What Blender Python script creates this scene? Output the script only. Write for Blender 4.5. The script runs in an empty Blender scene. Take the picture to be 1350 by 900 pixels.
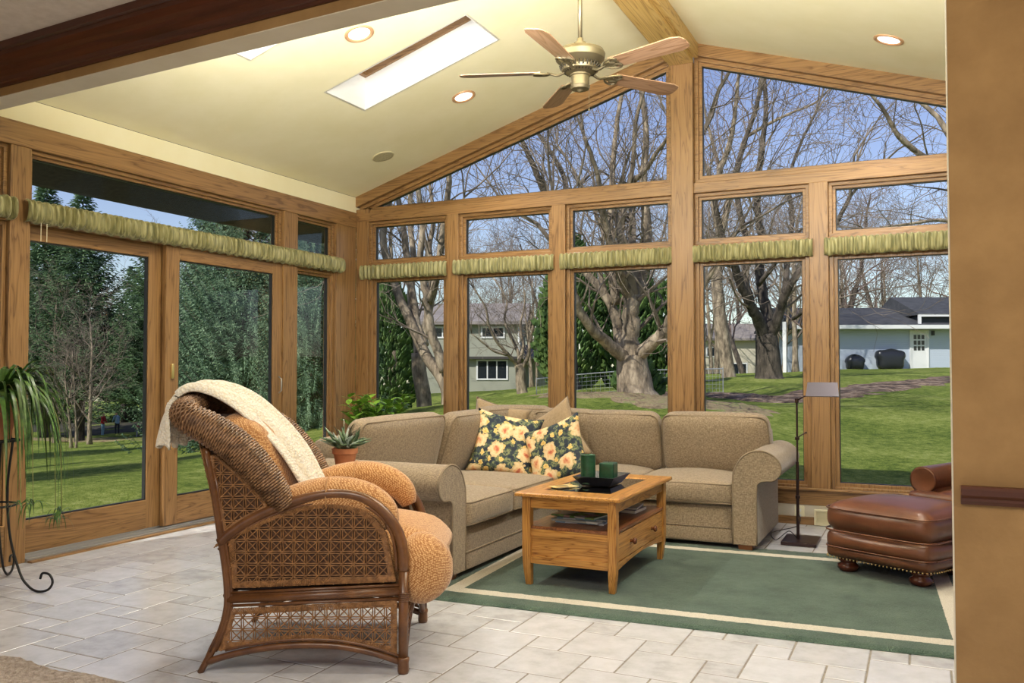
import bpy, bmesh, math, random
import numpy as np
from mathutils import Vector, Matrix, Euler
R = math.radians
PI = math.pi
random.seed(7)
SC = bpy.context.scene
COL = SC.collection

# ------------------------------------------------------------------ materials
def newmat(name):
    m = bpy.data.materials.new(name); m.use_nodes = True
    nt = m.node_tree
    return m, nt, nt.nodes['Principled BSDF']
def nd(nt, t, **kw):
    n = nt.nodes.new(t)
    for k, v in kw.items():
        if k in n.inputs: n.inputs[k].default_value = v
        else: setattr(n, k, v)
    return n
def ramp(nt, stops, interp='LINEAR'):
    n = nt.nodes.new('ShaderNodeValToRGB'); cr = n.color_ramp; cr.interpolation = interp
    while len(cr.elements) < len(stops): cr.elements.new(.5)
    for e, (p, c) in zip(cr.elements, stops):
        e.position = p; e.color = (c[0], c[1], c[2], 1)
    return n
def coords(nt, scale=(1,1,1), kind='Object', rot=(0,0,0)):
    tc = nt.nodes.new('ShaderNodeTexCoord'); mp = nt.nodes.new('ShaderNodeMapping')
    mp.inputs['Scale'].default_value = scale; mp.inputs['Rotation'].default_value = rot
    nt.links.new(tc.outputs[kind], mp.inputs['Vector'])
    return mp.outputs['Vector']
def bump(nt, bs, h, strength=.3, dist=.01):
    b = nt.nodes.new('ShaderNodeBump'); b.inputs['Strength'].default_value = strength
    b.inputs['Distance'].default_value = dist
    nt.links.new(h, b.inputs['Height']); nt.links.new(b.outputs['Normal'], bs.inputs['Normal'])
def flat(name, col, rough=.6, metal=0, spec=None, emit=None, es=1, coat=0):
    m, nt, bs = newmat(name)
    bs.inputs['Base Color'].default_value = (*col, 1)
    bs.inputs['Roughness'].default_value = rough; bs.inputs['Metallic'].default_value = metal
    if spec is not None: bs.inputs['Specular IOR Level'].default_value = spec
    if coat: bs.inputs['Coat Weight'].default_value = coat
    if emit:
        bs.inputs['Emission Color'].default_value = (*emit, 1); bs.inputs['Emission Strength'].default_value = es
    return m
def noisy(name, c1, c2, scale=8, rough=.6, detail=6, bmp=0, bscale=None, stretch=(1,1,1), c3=None, metal=0, bd=.01, lo=.35, hi=.65):
    m, nt, bs = newmat(name)
    v = coords(nt, stretch)
    n = nd(nt, 'ShaderNodeTexNoise', Scale=scale, Detail=detail, Roughness=.6); nt.links.new(v, n.inputs['Vector'])
    st = [(lo, c1), (hi, c2)] if c3 is None else [(lo, c1), ((lo+hi)/2, c2), (hi, c3)]
    r = ramp(nt, st); nt.links.new(n.outputs['Fac'], r.inputs['Fac'])
    nt.links.new(r.outputs['Color'], bs.inputs['Base Color'])
    bs.inputs['Roughness'].default_value = rough; bs.inputs['Metallic'].default_value = metal
    if bmp:
        n2 = nd(nt, 'ShaderNodeTexNoise', Scale=bscale or scale*6, Detail=4); nt.links.new(v, n2.inputs['Vector'])
        bump(nt, bs, n2.outputs['Fac'], bmp, bd)
    return m
def wood(name, axis, dark, mid, light, rough=.38, scale=1.0, spec=.5):
    m, nt, bs = newmat(name)
    st = [9*scale, 9*scale, 9*scale]; st['xyz'.index(axis)] = .55*scale
    v = coords(nt, tuple(st))
    n = nd(nt, 'ShaderNodeTexNoise', Scale=1.1, Detail=3, Distortion=1.2); nt.links.new(v, n.inputs['Vector'])
    mt = nd(nt, 'ShaderNodeMath', operation='MULTIPLY'); mt.inputs[1].default_value = 9
    nt.links.new(n.outputs['Fac'], mt.inputs[0])
    fr = nd(nt, 'ShaderNodeMath', operation='FRACT'); nt.links.new(mt.outputs[0], fr.inputs[0])
    r = ramp(nt, [(0, mid), (.35, light), (.75, mid), (.93, dark), (1, mid)]); nt.links.new(fr.outputs[0], r.inputs['Fac'])
    st2 = [90*scale, 90*scale, 90*scale]; st2['xyz'.index(axis)] = 3*scale
    v2 = coords(nt, tuple(st2))
    n2 = nd(nt, 'ShaderNodeTexNoise', Scale=1.0, Detail=4); nt.links.new(v2, n2.inputs['Vector'])
    mx = nd(nt, 'ShaderNodeMix', data_type='RGBA', blend_type='MULTIPLY'); mx.inputs['Factor'].default_value = .45
    r2 = ramp(nt, [(.3, (.55,.5,.45)), (.6, (1,1,1))]); nt.links.new(n2.outputs['Fac'], r2.inputs['Fac'])
    nt.links.new(r.outputs['Color'], mx.inputs[6]); nt.links.new(r2.outputs['Color'], mx.inputs[7])
    nt.links.new(mx.outputs[2], bs.inputs['Base Color'])
    bs.inputs['Roughness'].default_value = rough; bs.inputs['Specular IOR Level'].default_value = spec
    bump(nt, bs, n2.outputs['Fac'], .12, .002)
    return m
OAK = ((.15,.075,.027), (.262,.143,.055), (.31,.175,.07))
W = {a: wood('oak_'+a, a, *OAK) for a in 'xyz'}
WT = {a: wood('table_oak_'+a, a, (.22,.08,.014), (.43,.195,.042), (.55,.28,.075), rough=.3, scale=1.6) for a in 'xyz'}
WCH = {a: wood('cherry_'+a, a, (.10,.033,.012), (.21,.075,.028), (.27,.105,.042), rough=.3, scale=1.2) for a in 'xyz'}
M_MAHOG = noisy('mahogany', (.045,.012,.006), (.085,.022,.010), 5, .35, stretch=(.3,6,6))
M_PINE = wood('beam_pine', 'y', (.34,.19,.06), (.55,.36,.12), (.62,.42,.16))
M_CREAM = noisy('cream_paint', (.84,.79,.53), (.88,.83,.59), 3, .85, bmp=.08, bscale=120)
M_HEADP = noisy('header_paint', (.66,.61,.50), (.72,.67,.56), 4, .85)
M_TRIMP = noisy('cream_trim_paint', (.86,.80,.56), (.89,.84,.62), 3, .7)
M_BROWNW = noisy('ochre_plaster', (.27,.155,.058), (.36,.215,.085), 4, .8, bmp=.15, bscale=60, detail=8)
M_WHITE = flat('white_paint', (.82,.82,.80), .6)
M_WALLW = noisy('wall_white', (.62,.57,.46), (.70,.65,.54), 3, .8)
M_NEARCEIL = noisy('grey_plaster', (.62,.56,.50), (.70,.64,.58), 20, .9, bmp=.3, bscale=80)
M_BLACK = flat('black_gasket', (.012,.012,.012), .5)
M_ALU = flat('aluminium', (.45,.44,.42), .4, .7)
M_IRON = flat('black_iron', (.02,.02,.02), .45, .6)
M_BRASS = flat('antique_brass', (.19,.16,.10), .42, .8)
M_GOLD = flat('brass', (.75,.6,.25), .3, .9)

def glass_mat(name, tint=(1,1,1), refl=.045, rough=0):
    m = bpy.data.materials.new(name); m.use_nodes = True; nt = m.node_tree; nt.nodes.clear()
    out = nt.nodes.new('ShaderNodeOutputMaterial'); t = nt.nodes.new('ShaderNodeBsdfTransparent')
    t.inputs['Color'].default_value = (*tint, 1)
    g = nd(nt, 'ShaderNodeBsdfGlossy', Roughness=rough)
    mx = nt.nodes.new('ShaderNodeMixShader'); lw = nd(nt, 'ShaderNodeFresnel', IOR=1.35)
    ml = nd(nt, 'ShaderNodeMath', operation='MULTIPLY'); ml.inputs[1].default_value = refl/.022
    nt.links.new(lw.outputs[0], ml.inputs[0]); ml.use_clamp = True
    nt.links.new(ml.outputs[0], mx.inputs[0]); nt.links.new(t.outputs[0], mx.inputs[1]); nt.links.new(g.outputs[0], mx.inputs[2])
    nt.links.new(mx.outputs[0], out.inputs[0])
    return m
M_GLASS = glass_mat('window_glass', (.98,.99,.99), .0014)
M_TGLASS = glass_mat('table_glass', (.25,.3,.3), .09)

def frost():
    m = bpy.data.materials.new('frosted_acrylic'); m.use_nodes = True; nt = m.node_tree; nt.nodes.clear()
    out = nt.nodes.new('ShaderNodeOutputMaterial'); t = nd(nt, 'ShaderNodeBsdfTranslucent'); t.inputs['Color'].default_value = (.75,.78,.82,1)
    d = nd(nt, 'ShaderNodeBsdfDiffuse'); d.inputs['Color'].default_value = (.8,.8,.8,1)
    mx = nt.nodes.new('ShaderNodeMixShader'); mx.inputs[0].default_value = .25
    nt.links.new(t.outputs[0], mx.inputs[1]); nt.links.new(d.outputs[0], mx.inputs[2]); nt.links.new(mx.outputs[0], out.inputs[0])
    return m
M_FROST = frost()

# ------------------------------------------------------------------ mesh builder
class MB:
    def __init__(s): s.v = []; s.f = []; s.mi = []; s.cur = 0
    def add(s, vs, fs):
        o = len(s.v); s.v += [tuple(p) for p in vs]; s.f += [tuple(i+o for i in f) for f in fs]; s.mi += [s.cur]*len(fs); return s
    def box(s, x0, x1, y0, y1, z0, z1, M=None):
        vs = [Vector((x, y, z)) for z in (z0, z1) for y in (y0, y1) for x in (x0, x1)]
        if M: vs = [M @ v for v in vs]
        return s.add(vs, [(0,2,3,1), (4,5,7,6), (0,1,5,4), (2,6,7,3), (0,4,6,2), (1,3,7,5)])
    def prism(s, poly, fn, d0, d1):
        n = len(poly)
        vs = [fn(a, b, d0) for a, b in poly] + [fn(a, b, d1) for a, b in poly]
        return s.add(vs, [tuple(range(n))[::-1], tuple(range(n, 2*n))] + [(i, (i+1) % n, n+(i+1) % n, n+i) for i in range(n)])
    def ring(s, outer, inner, fn, d0, d1):
        n = len(outer); vs = []
        for d in (d0, d1):
            vs += [fn(a, b, d) for a, b in outer] + [fn(a, b, d) for a, b in inner]
        fs = []
        for i in range(n):
            j = (i+1) % n
            fs += [(i, j, n+j, n+i), (2*n+i, 3*n+i, 3*n+j, 2*n+j), (i, 2*n+i, 2*n+j, j), (n+i, n+j, 3*n+j, 3*n+i)]
        return s.add(vs, fs)
    def tube(s, pts, rad, seg=8, cap=True, flatz=1.0, closed=False):
        pts = [Vector(p) for p in pts]; n = len(pts)
        if not hasattr(rad, '__len__'): rad = [rad]*n
        vs = []; ref = None
        for i, p in enumerate(pts):
            if closed: t = pts[(i+1) % n]-pts[i-1]
            else: t = pts[min(i+1, n-1)]-pts[max(i-1, 0)]
            if t.length < 1e-9: t = Vector((0,0,1))
            t.normalize()
            if ref is None:
                ref = Vector((0,0,1)) if abs(t.z) < .9 else Vector((1,0,0))
            a = ref - t*ref.dot(t)
            if a.length < 1e-6: a = t.orthogonal()
            a.normalize(); ref = a; b = t.cross(a)
            for k in range(seg):
                q = 2*PI*k/seg
                vs.append(p + (a*math.cos(q)*flatz + b*math.sin(q))*rad[i])
        fs = []
        for i in range(n if closed else n-1):
            for k in range(seg):
                k2 = (k+1) % seg; i2 = (i+1) % n
                fs.append((i*seg+k, i*seg+k2, i2*seg+k2, i2*seg+k))
        if cap and not closed:
            fs += [tuple(range(seg))[::-1], tuple(range((n-1)*seg, n*seg))]
        return s.add(vs, fs)
    def lathe(s, prof, seg=24, c=(0,0,0), cap=True):
        vs = [(c[0]+r*math.cos(2*PI*k/seg), c[1]+r*math.sin(2*PI*k/seg), c[2]+z) for r, z in prof for k in range(seg)]
        fs = []
        for i in range(len(prof)-1):
            for k in range(seg):
                k2 = (k+1) % seg
                fs.append((i*seg+k, i*seg+k2, (i+1)*seg+k2, (i+1)*seg+k))
        if cap: fs += [tuple(range(seg))[::-1], tuple(range((len(prof)-1)*seg, len(prof)*seg))]
        return s.add(vs, fs)
    def grid(s, fn, nu, nv, wrapu=False):
        vs = [fn(i/nu, j/nv) for i in range(nu + (0 if wrapu else 1)) for j in range(nv+1)]
        fs = []
        for i in range(nu):
            i2 = (i+1) % nu if wrapu else i+1
            for j in range(nv):
                fs.append((i*(nv+1)+j, i2*(nv+1)+j, i2*(nv+1)+j+1, i*(nv+1)+j+1))
        return s.add(vs, fs)
    def rbox(s, c, h, r, n=8, crown=(0,0,0), M=None, fn=None):
        """rounded box, centre c, half sizes h, radius r; crown puffs each face out"""
        faces = []; base = {}; vs = []
        def vid(i, j, k):
            key = (i, j, k)
            if key not in base:
                t = []
                for q, hh in zip(key, h):
                    u = -1+2*q/n
                    t.append(math.copysign(abs(math.sin(u*PI/2))**.9, u)*hh)
                x, y, z = t
                rr = [min(r, q*.999) for q in h]
                ix = max(-h[0]+rr[0], min(h[0]-rr[0], x)); iy = max(-h[1]+rr[1], min(h[1]-rr[1], y)); iz = max(-h[2]+rr[2], min(h[2]-rr[2], z))
                d = Vector((x-ix, y-iy, z-iz))
                if d.length > 1e-9:
                    d.normalize(); p = Vector((ix+d.x*rr[0], iy+d.y*rr[1], iz+d.z*rr[2]))
                else: p = Vector((x, y, z))
                ux, uy, uz = p.x/h[0], p.y/h[1], p.z/h[2]
                p = p + Vector((crown[0]*ux*(1-uy*uy)*(1-uz*uz), crown[1]*uy*(1-ux*ux)*(1-uz*uz), crown[2]*uz*(1-ux*ux)*(1-uy*uy)))
                if fn: p = fn(p)
                p = p + Vector(c)
                if M: p = M @ p
                base[key] = len(vs); vs.append(p)
            return base[key]
        for a in range(n):
            for b in range(n):
                faces += [(vid(a,b,0), vid(a,b+1,0), vid(a+1,b+1,0), vid(a+1,b,0)), (vid(a,b,n), vid(a+1,b,n), vid(a+1,b+1,n), vid(a,b+1,n)),
                          (vid(a,0,b), vid(a+1,0,b), vid(a+1,0,b+1), vid(a,0,b+1)), (vid(a,n,b), vid(a,n,b+1), vid(a+1,n,b+1), vid(a+1,n,b)),
                          (vid(0,a,b), vid(0,a,b+1), vid(0,a+1,b+1), vid(0,a+1,b)), (vid(n,a,b), vid(n,a+1,b), vid(n,a+1,b+1), vid(n,a,b+1))]
        return s.add(vs, faces)
    def build(s, name, mats, parent=None, smooth=False, bevel=0, bseg=2, auto=None):
        me = bpy.data.meshes.new(name); me.from_pydata(s.v, [], s.f)
        if not isinstance(mats, (list, tuple)): mats = [mats]
        for m in mats: me.materials.append(m)
        if any(s.mi): me.polygons.foreach_set('material_index', s.mi)
        bm = bmesh.new(); bm.from_mesh(me); bmesh.ops.recalc_face_normals(bm, faces=bm.faces); bm.to_mesh(me); bm.free()
        if smooth or auto: me.polygons.foreach_set('use_smooth', [True]*len(me.polygons))
        if auto:
            try: me.set_sharp_from_angle(angle=R(auto))
            except Exception: pass
        me.update()
        o = bpy.data.objects.new(name, me); COL.objects.link(o)
        if parent: o.parent = parent
        if bevel:
            b = o.modifiers.new('bevel', 'BEVEL'); b.width = bevel; b.segments = bseg; b.limit_method = 'ANGLE'; b.angle_limit = R(40)
        return o
def tag(o, label=None, cat=None, group=None, kind=None):
    if label: o['label'] = label
    if cat: o['category'] = cat
    if group: o['group'] = group
    if kind: o['kind'] = kind
    return o
def empty(name, loc=(0,0,0), rz=0, label=None, cat=None, group=None, kind=None):
    o = bpy.data.objects.new(name, None); COL.objects.link(o); o.location = loc; o.rotation_euler = (0,0,rz)
    o.empty_display_size = .1
    return tag(o, label, cat, group, kind)
def struct(o): o['kind'] = 'structure'; return o
def copy_tree(o, parent=None):
    c = o.copy(); COL.objects.link(c); c.parent = parent
    for ch in o.children: copy_tree(ch, c)
    return c
def catmull(pts, n=6):
    pts = [Vector(p) for p in pts]; out = []
    P = [pts[0]*2-pts[1]] + pts + [pts[-1]*2-pts[-2]]
    for i in range(1, len(P)-2):
        for k in range(n):
            t = k/n
            a, b, c, d = P[i-1], P[i], P[i+1], P[i+2]
            out.append(.5*((2*b)+(-a+c)*t+(2*a-5*b+4*c-d)*t*t+(-a+3*b-3*c+d)*t**3))
    out.append(pts[-1]); return out

# ------------------------------------------------------------------ camera
cam = bpy.data.cameras.new('camera'); co = bpy.data.objects.new('camera', cam); COL.objects.link(co)
co.location = (0, 0, 1.2); co.rotation_euler = (R(90+1.7), 0, R(25.4))
cam.sensor_width = 36; cam.lens = 1141/1350*36; cam.clip_start = .05; cam.clip_end = 500
SC.camera = co
SC.view_settings.view_transform = 'Standard'; SC.view_settings.look = 'None'
SC.view_settings.gamma = 1; SC.view_settings.use_curve_mapping = False
SC.view_settings.exposure = 0
SC.cycles.max_bounces = 8; SC.cycles.transparent_max_bounces = 16
SC.cycles.diffuse_bounces = 5; SC.cycles.sample_clamp_indirect = 4
try:
    SC.cycles.use_denoising = True; SC.cycles.denoiser = 'OPENIMAGEDENOISE'
except Exception: pass
# ================================================================== ROOM SHELL
XL, XR, YB, YH = -5.0, 1.48, 6.97, 2.98
XM, ZR, SL = -1.76, 3.88, .314
def zc(x): return ZR - SL*abs(x-XM)
fB = lambda a, b, d: (a, YB+d, b)          # back wall: a = x, b = z, d = outward
fL = lambda a, b, d: (XL-d, a, b)          # left wall: a = y
fR = lambda a, b, d: (XR+d, a, b)
def rect(a0, a1, b0, b1): return [(a0, b0), (a1, b0), (a1, b1), (a0, b1)]
def inset(poly, t):
    n = len(poly); out = []
    for i in range(n):
        p, q, r_ = Vector(poly[i-1]), Vector(poly[i]), Vector(poly[(i+1) % n])
        e1 = (q-p).normalized(); e2 = (r_-q).normalized()
        n1 = Vector((-e1.y, e1.x)); n2 = Vector((-e2.y, e2.x))
        m = (n1+n2); m = m/ (m.length_squared/2) if m.length > 1e-6 else n1
        if m.length > 2: m = m*(2/m.length)
        out.append(tuple(q+m*t))
    return out
WN = [0]
def window(fn, poly, ax, wdt=.045, label=None, glassd=.085):
    """poly counter-clockwise in (a, z): the clear opening between posts and rails"""
    WN[0] += 1
    o = empty('window_%d' % WN[0], kind='structure')
    MB().ring(poly, inset(poly, wdt*.55), fn, .03, .12).build('window_frame', ax, o, bevel=.004)
    p1 = inset(poly, wdt*.5); MB().ring(p1, inset(p1, wdt*.5), fn, .055, .11).build('window_sash', ax, o, bevel=.003)
    p2 = inset(poly, wdt*.98); MB().ring(p2, inset(p2, .006), fn, .068, .10).build('gasket', M_BLACK, o)
    MB().prism(inset(poly, wdt), fn, glassd, glassd+.004).build('glass', M_GLASS, o)
    return o
TN = [0]
def trim(mb, mat, bevel=.004, name=None):
    TN[0] += 1
    return struct(mb.build(name or 'trim_%d' % TN[0], mat, bevel=bevel))

# floor tiles: a hopscotch pattern of large and small squares
def make_floor():
    x0, x1, y0, y1 = XL-.02, 3.2, -2.5, YB
    L_, S_ = .3, .15; g = .0022
    import itertools
    b = MB(); tone = []
    def clip(xa, xb, ya, yb):
        xa, xb, ya, yb = max(xa, x0), min(xb, x1), max(ya, y0), min(yb, y1)
        if xb-xa < .012 or yb-ya < .012: return
        e = .004; z = 0; r_ = random.random()
        vs = [(xa, ya, -.003), (xb, ya, -.003), (xb, yb, -.003), (xa, yb, -.003), (xa+e, ya+e, z), (xb-e, ya+e, z), (xb-e, yb-e, z), (xa+e, yb-e, z)]
        b.add(vs, [(4,5,6,7), (0,1,5,4), (1,2,6,5), (2,3,7,6), (3,0,4,7)]); tone.extend([r_]*5)
    for i in range(-45, 46):
        for j in range(-45, 46):
            ox = -3.365+i*L_+j*S_; oy = 2.53-i*S_+j*L_
            if ox > x1 or ox < x0-.5 or oy > y1 or oy < y0-.5: continue
            clip(ox+g, ox+L_-g, oy+g, oy+L_-g)
            clip(ox+L_+g, ox+L_+S_-g, oy+L_-S_+g, oy+L_-g)
    b.cur = 1
    b.add([(x0, y0, -.0018), (x1, y0, -.0018), (x1, y1, -.0018), (x0, y1, -.0018)], [(0,1,2,3)]); tone.append(.5)
    b.box(x0, x1, y0, y1, -.12, -.005); tone.extend([.5]*6)
    m, nt, bs = newmat('stone_tile')
    at_ = nd(nt, 'ShaderNodeAttribute', attribute_name='tone')
    v = coords(nt)
    n = nd(nt, 'ShaderNodeTexNoise', Scale=9, Detail=9, Roughness=.65); nt.links.new(v, n.inputs['Vector'])
    ma = nd(nt, 'ShaderNodeMath', operation='MULTIPLY_ADD'); ma.inputs[1].default_value = .28; nt.links.new(at_.outputs['Fac'], ma.inputs[0]); nt.links.new(n.outputs['Fac'], ma.inputs[2])
    r_ = ramp(nt, [(.38, (.42,.415,.425)), (.58, (.54,.54,.56)), (.85, (.64,.64,.67))]); nt.links.new(ma.outputs[0], r_.inputs['Fac'])
    nt.links.new(r_.outputs['Color'], bs.inputs['Base Color']); bs.inputs['Roughness'].default_value = .27
    bs.inputs['Specular IOR Level'].default_value = .6
    bump(nt, bs, n.outputs['Fac'], .25, .004)
    o = b.build('floor', [m, noisy('grout', (.17,.15,.13), (.24,.21,.18), 40, .9)])
    a = o.data.attributes.new('tone', 'FLOAT', 'FACE'); a.data.foreach_set('value', tone)
    struct(o)
make_floor()

# ---- back wall
TB = .045
posts = [(-5.0,-4.86,.0), (-3.985,-3.86,0), (-2.925,-2.80,0), (-1.85,-1.67,-.03), (-.78,-.64,0), (.30,.43,0), (1.34,1.48,0)]
for x0, x1, d in posts:
    top = zc(x0 if x0 < XM else x1)-.02 if d else 2.62
    if x0 < -4.9 or x1 > 1.4: top = 2.74
    if d: top = 3.86-.16
    trim(MB().box(x0, x1, YB+d, YB+.14, .155, top), W['z'])
b = MB(); b.box(XL, XR, YB-.001, YB+.139, 2.615, 2.70); trim(b, W['x'])                      # header rail
b = MB(); b.box(XL, XR, YB+.006, YB+.139, 2.085, 2.195); trim(b, W['x'])                      # transom rail
b = MB(); b.box(XL, XR, YB-.006, YB+.139, .15, .262); trim(b, W['x'])                       # sill rail
b = MB(); b.box(XL, XR, YB-.03, YB+.01, .262, .28); trim(b, W['x'])
b = MB(); b.box(XL-.14, XR+.14, YB, YB+.15, -.3, .152); o = struct(b.build('wall_back', M_WALLW))
b = MB(); b.box(XL, XR, YB-.016, YB+.01, 0, .06); struct(b.build('baseboard_back', W['x'], bevel=.003))
for (a0, a1) in [(-4.86,-3.985), (-3.86,-2.925), (-2.80,-1.85), (-1.67,-.78), (-.64,.30), (.43,1.34)]:
    window(fB, rect(a0, a1, .262, 2.085), W['z'], .06)
    window(fB, rect(a0, a1, 2.195, 2.615), W['x'], .05)
# gable
gz0 = 2.70
def rake(xa, xb, off): return [(xa, zc(xa)-off), (xb, zc(xb)-off)]
xl0 = XL+.0
# rake boards under ceiling
def gable(xa, xb, mirror):
    top = lambda x, o_: zc(x)-o_
    if not mirror:   # left: rises to the right
        poly_b = [(XL, top(XL,.10)), (xb, top(xb,.10)), (xb, top(xb,-.02)), (XL, top(XL,-.02))]
        xs = XM-(ZR-.10-gz0)/SL
        xs = max(xs, XL+.02)
        z_s = zc(xs)-.10
        op = [(xs, gz0), (xb, gz0), (xb, top(xb,.10)), (xs, z_s)]
    else:
        poly_b = [(xa, top(xa,.10)), (XR, top(XR,.10)), (XR, top(XR,-.02)), (xa, top(xa,-.02))]
        xs = XR-.14; op = [(xa, gz0), (xs, gz0), (xs, top(xs,.10)), (xa, top(xa,.10))]
    trim(MB().prism(poly_b, fB, -.012, .14), W['x'])
    window(fB, op, W['x'], .06)
gable(None, -1.85, False); gable(-1.67, None, True)

# ---- left wall
lp = [(6.66,6.97), (5.915,6.10), (3.42,3.555), (2.86,2.98)]
for y0, y1 in lp: trim(MB().box(XL-.14, XL+(.0 if y1 < 6.9 else 0), y0, y1, 0, 2.56), W['z'])
trim(MB().box(XL-.14, XL+.004, 2.86, YB, 2.56, 2.71), W['y'])
trim(MB().box(XL-.14, XL-.004, 2.98, 3.42, 2.09, 2.20), W['y'])
trim(MB().box(XL-.14, XL-.004, 3.555, 5.915, 2.10, 2.20), W['y'])
trim(MB().box(XL-.14, XL-.004, 6.10, 6.66, 2.09, 2.20), W['y'])
trim(MB().box(XL-.14, XL-.004, 6.10, 6.66, 0, .245), W['y'])
trim(MB().box(XL-.14, XL-.004, 2.98, 3.42, 0, .245), W['y'])
for y0, y1 in [(2.98,3.42), (3.555,5.915), (6.10,6.66)]:
    window(fL, rect(y0, y1, 2.20, 2.56), W['y'], .045)
for y0, y1 in [(2.98,3.42), (6.10,6.66)]:
    window(fL, rect(y0, y1, .245, 2.09), W['z'], .05)
b = MB(); b.box(XL-.2, XL, 2.86, YB+.14, 2.71, 2.86); struct(b.build('wall_left', M_TRIMP))
# sliding doors: one fixed leaf, one on the inner track
def leaf(name, y0, y1, d, lst, rst):
    o = empty(name, kind='structure')
    out = rect(y0, y1, .04, 2.10); inn = [(y0+lst, .245), (y1-rst, .245), (y1-rst, 2.0), (y0+lst, 2.0)]
    # stiles and rails as separate parts
    MB().box(XL-d-.045, XL-d, y0, y0+lst, .04, 2.10).build('stile', W['z'], o, bevel=.004)
    MB().box(XL-d-.045, XL-d, y1-rst, y1, .04, 2.10).build('stile', W['z'], o, bevel=.004)
    MB().box(XL-d-.045, XL-d, y0+lst, y1-rst, .04, .245).build('bottom_rail', W['y'], o, bevel=.004)
    MB().box(XL-d-.045, XL-d, y0+lst, y1-rst, 2.0, 2.10).build('top_rail', W['y'], o, bevel=.004)
    p = inn; MB().ring(p, inset(p, .008), fL, d+.008, d+.037).build('gasket', M_BLACK, o)
    MB().prism(p, fL, d+.020, d+.024).build('glass', M_GLASS, o)
    return o
leaf('door_1', 3.555, 4.745, .07, .03, .215)
d2 = leaf('door_2', 4.64, 5.915, .015, .125, .12)
b = MB(); b.rbox((XL-.006, 4.70, 1.17), (.009, .012, .055), .005, 4); b.build('door_handle', M_GOLD, d2, smooth=True)
b = MB(); b.tube([(XL+.0, 5.86, .98), (XL+.03, 5.86, 1.0), (XL+.03, 5.86, 1.10), (XL+.0, 5.86, 1.12)], .006, 8); b.build('door_latch', M_ALU, d2, smooth=True)
b = MB(); b.box(XL-.14, XL+.02, 3.555, 5.915, 0, .022); b.box(XL-.075, XL-.065, 3.555, 5.915, .022, .04); b.box(XL-.015, XL-.008, 3.555, 5.915, .022, .036)
struct(b.build('trim_threshold', M_ALU, bevel=.002)); 
b = MB(); b.box(XL+.02, XL+.06, 3.555, 5.915, 0, .012); struct(b.build('trim_threshold', W['y'], bevel=.002))

# ---- right wall (hidden behind the pier): mirrored windows
b = MB()
b.box(XR, XR+.14, 2.98, YB+.14, 0, .155); b.box(XR, XR+.2, 2.98, YB+.14, 2.71, 2.86)
struct(b.build('wall_right', M_TRIMP))
ys = [3.2, 4.1, 4.2, 5.1, 5.2, 6.1]
for y0, y1 in [(2.98,3.15), (4.05,4.17), (5.05,5.17), (6.05,6.17), (6.85,6.97)]: trim(MB().box(XR, XR+.14, y0, y1, .155, 2.56), W['z'])
trim(MB().box(XR-.004, XR+.14, 2.98, YB, 2.56, 2.71), W['y']); trim(MB().box(XR-.004, XR+.14, 2.98, YB, .155, .262), W['y'])
for y0, y1 in [(3.15,4.05), (4.17,5.05), (5.17,6.05), (6.17,6.85)]:
    p = rect(y0, y1, .262, 2.56); window(fR, p, W['z'], .06)

# ---- ceiling: two slopes with skylight wells in the left one
def slope(xa, xb, holes, name, mat):
    """holes: (x0,x1,y0,y1)"""
    y0, y1 = YH-.05, YB+.0
    xs = sorted({xa, xb} | {h[0] for h in holes} | {h[1] for h in holes}); ys_ = sorted({y0, y1} | {h[2] for h in holes} | {h[3] for h in holes})
    b = MB()
    for i in range(len(xs)-1):
        for j in range(len(ys_)-1):
            cx, cy = (xs[i]+xs[i+1])/2, (ys_[j]+ys_[j+1])/2
            if any(h[0] < cx < h[1] and h[2] < cy < h[3] for h in holes): continue
            v = [(xs[i], ys_[j]), (xs[i+1], ys_[j]), (xs[i+1], ys_[j+1]), (xs[i], ys_[j+1])]
            b.add([(x, y, zc(x)) for x, y in v]+[(x, y, zc(x)+.02) for x, y in v], [(3,2,1,0), (4,5,6,7), (0,1,5,4), (1,2,6,5), (2,3,7,6), (3,0,4,7)])
    return struct(b.build(name, mat))
SKY = [(-3.91,-2.75,5.07,5.56), (-3.93,-2.77,3.80,4.31)]
slope(XL, XM, SKY, 'ceiling', M_CREAM)
slope(XM, XR, [], 'ceiling', M_CREAM)
M_ROOF = noisy('dark_roof', (.02,.018,.016), (.04,.036,.03), 30, .9)
def roofslab(xa, xb, holes):
    ya, yb = YH-.4, YB+.35
    xs = sorted({xa, xb} | {h[0]-.0 for h in holes} | {h[1] for h in holes}); ys_ = sorted({ya, yb} | {h[2] for h in holes} | {h[3] for h in holes})
    b = MB()
    for i in range(len(xs)-1):
        for j in range(len(ys_)-1):
            cx, cy = (xs[i]+xs[i+1])/2, (ys_[j]+ys_[j+1])/2
            if any(h[0] < cx < h[1] and h[2] < cy < h[3] for h in holes): continue
            v = [(xs[i], ys_[j]), (xs[i+1], ys_[j]), (xs[i+1], ys_[j+1]), (xs[i], ys_[j+1])]
            b.add([(x, y, zc(x)+.03) for x, y in v]+[(x, y, zc(x)+.27) for x, y in v], [(3,2,1,0), (4,5,6,7), (0,1,5,4), (1,2,6,5), (2,3,7,6), (3,0,4,7)])
    return struct(b.build('roof', M_ROOF))
roofslab(-5.72, XM, SKY); roofslab(XM, 2.2, [])
b = MB(); b.prism([(-5.2,2.60),(-5.2,2.82),(-5.74,2.70),(-5.74,2.50),(-5.66,2.50)], lambda a, c, d: (a, d, c), YH-.4, YB+.35); struct(b.build('trim_soffit', M_ROOF))
b = MB(); b.prism([(2.2,2.62),(2.2,2.40),(1.64,2.60),(1.64,2.8)], lambda a, c, d: (a, d, c), YH-.4, YB+.35); struct(b.build('trim_soffit', M_ROOF))
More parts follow.
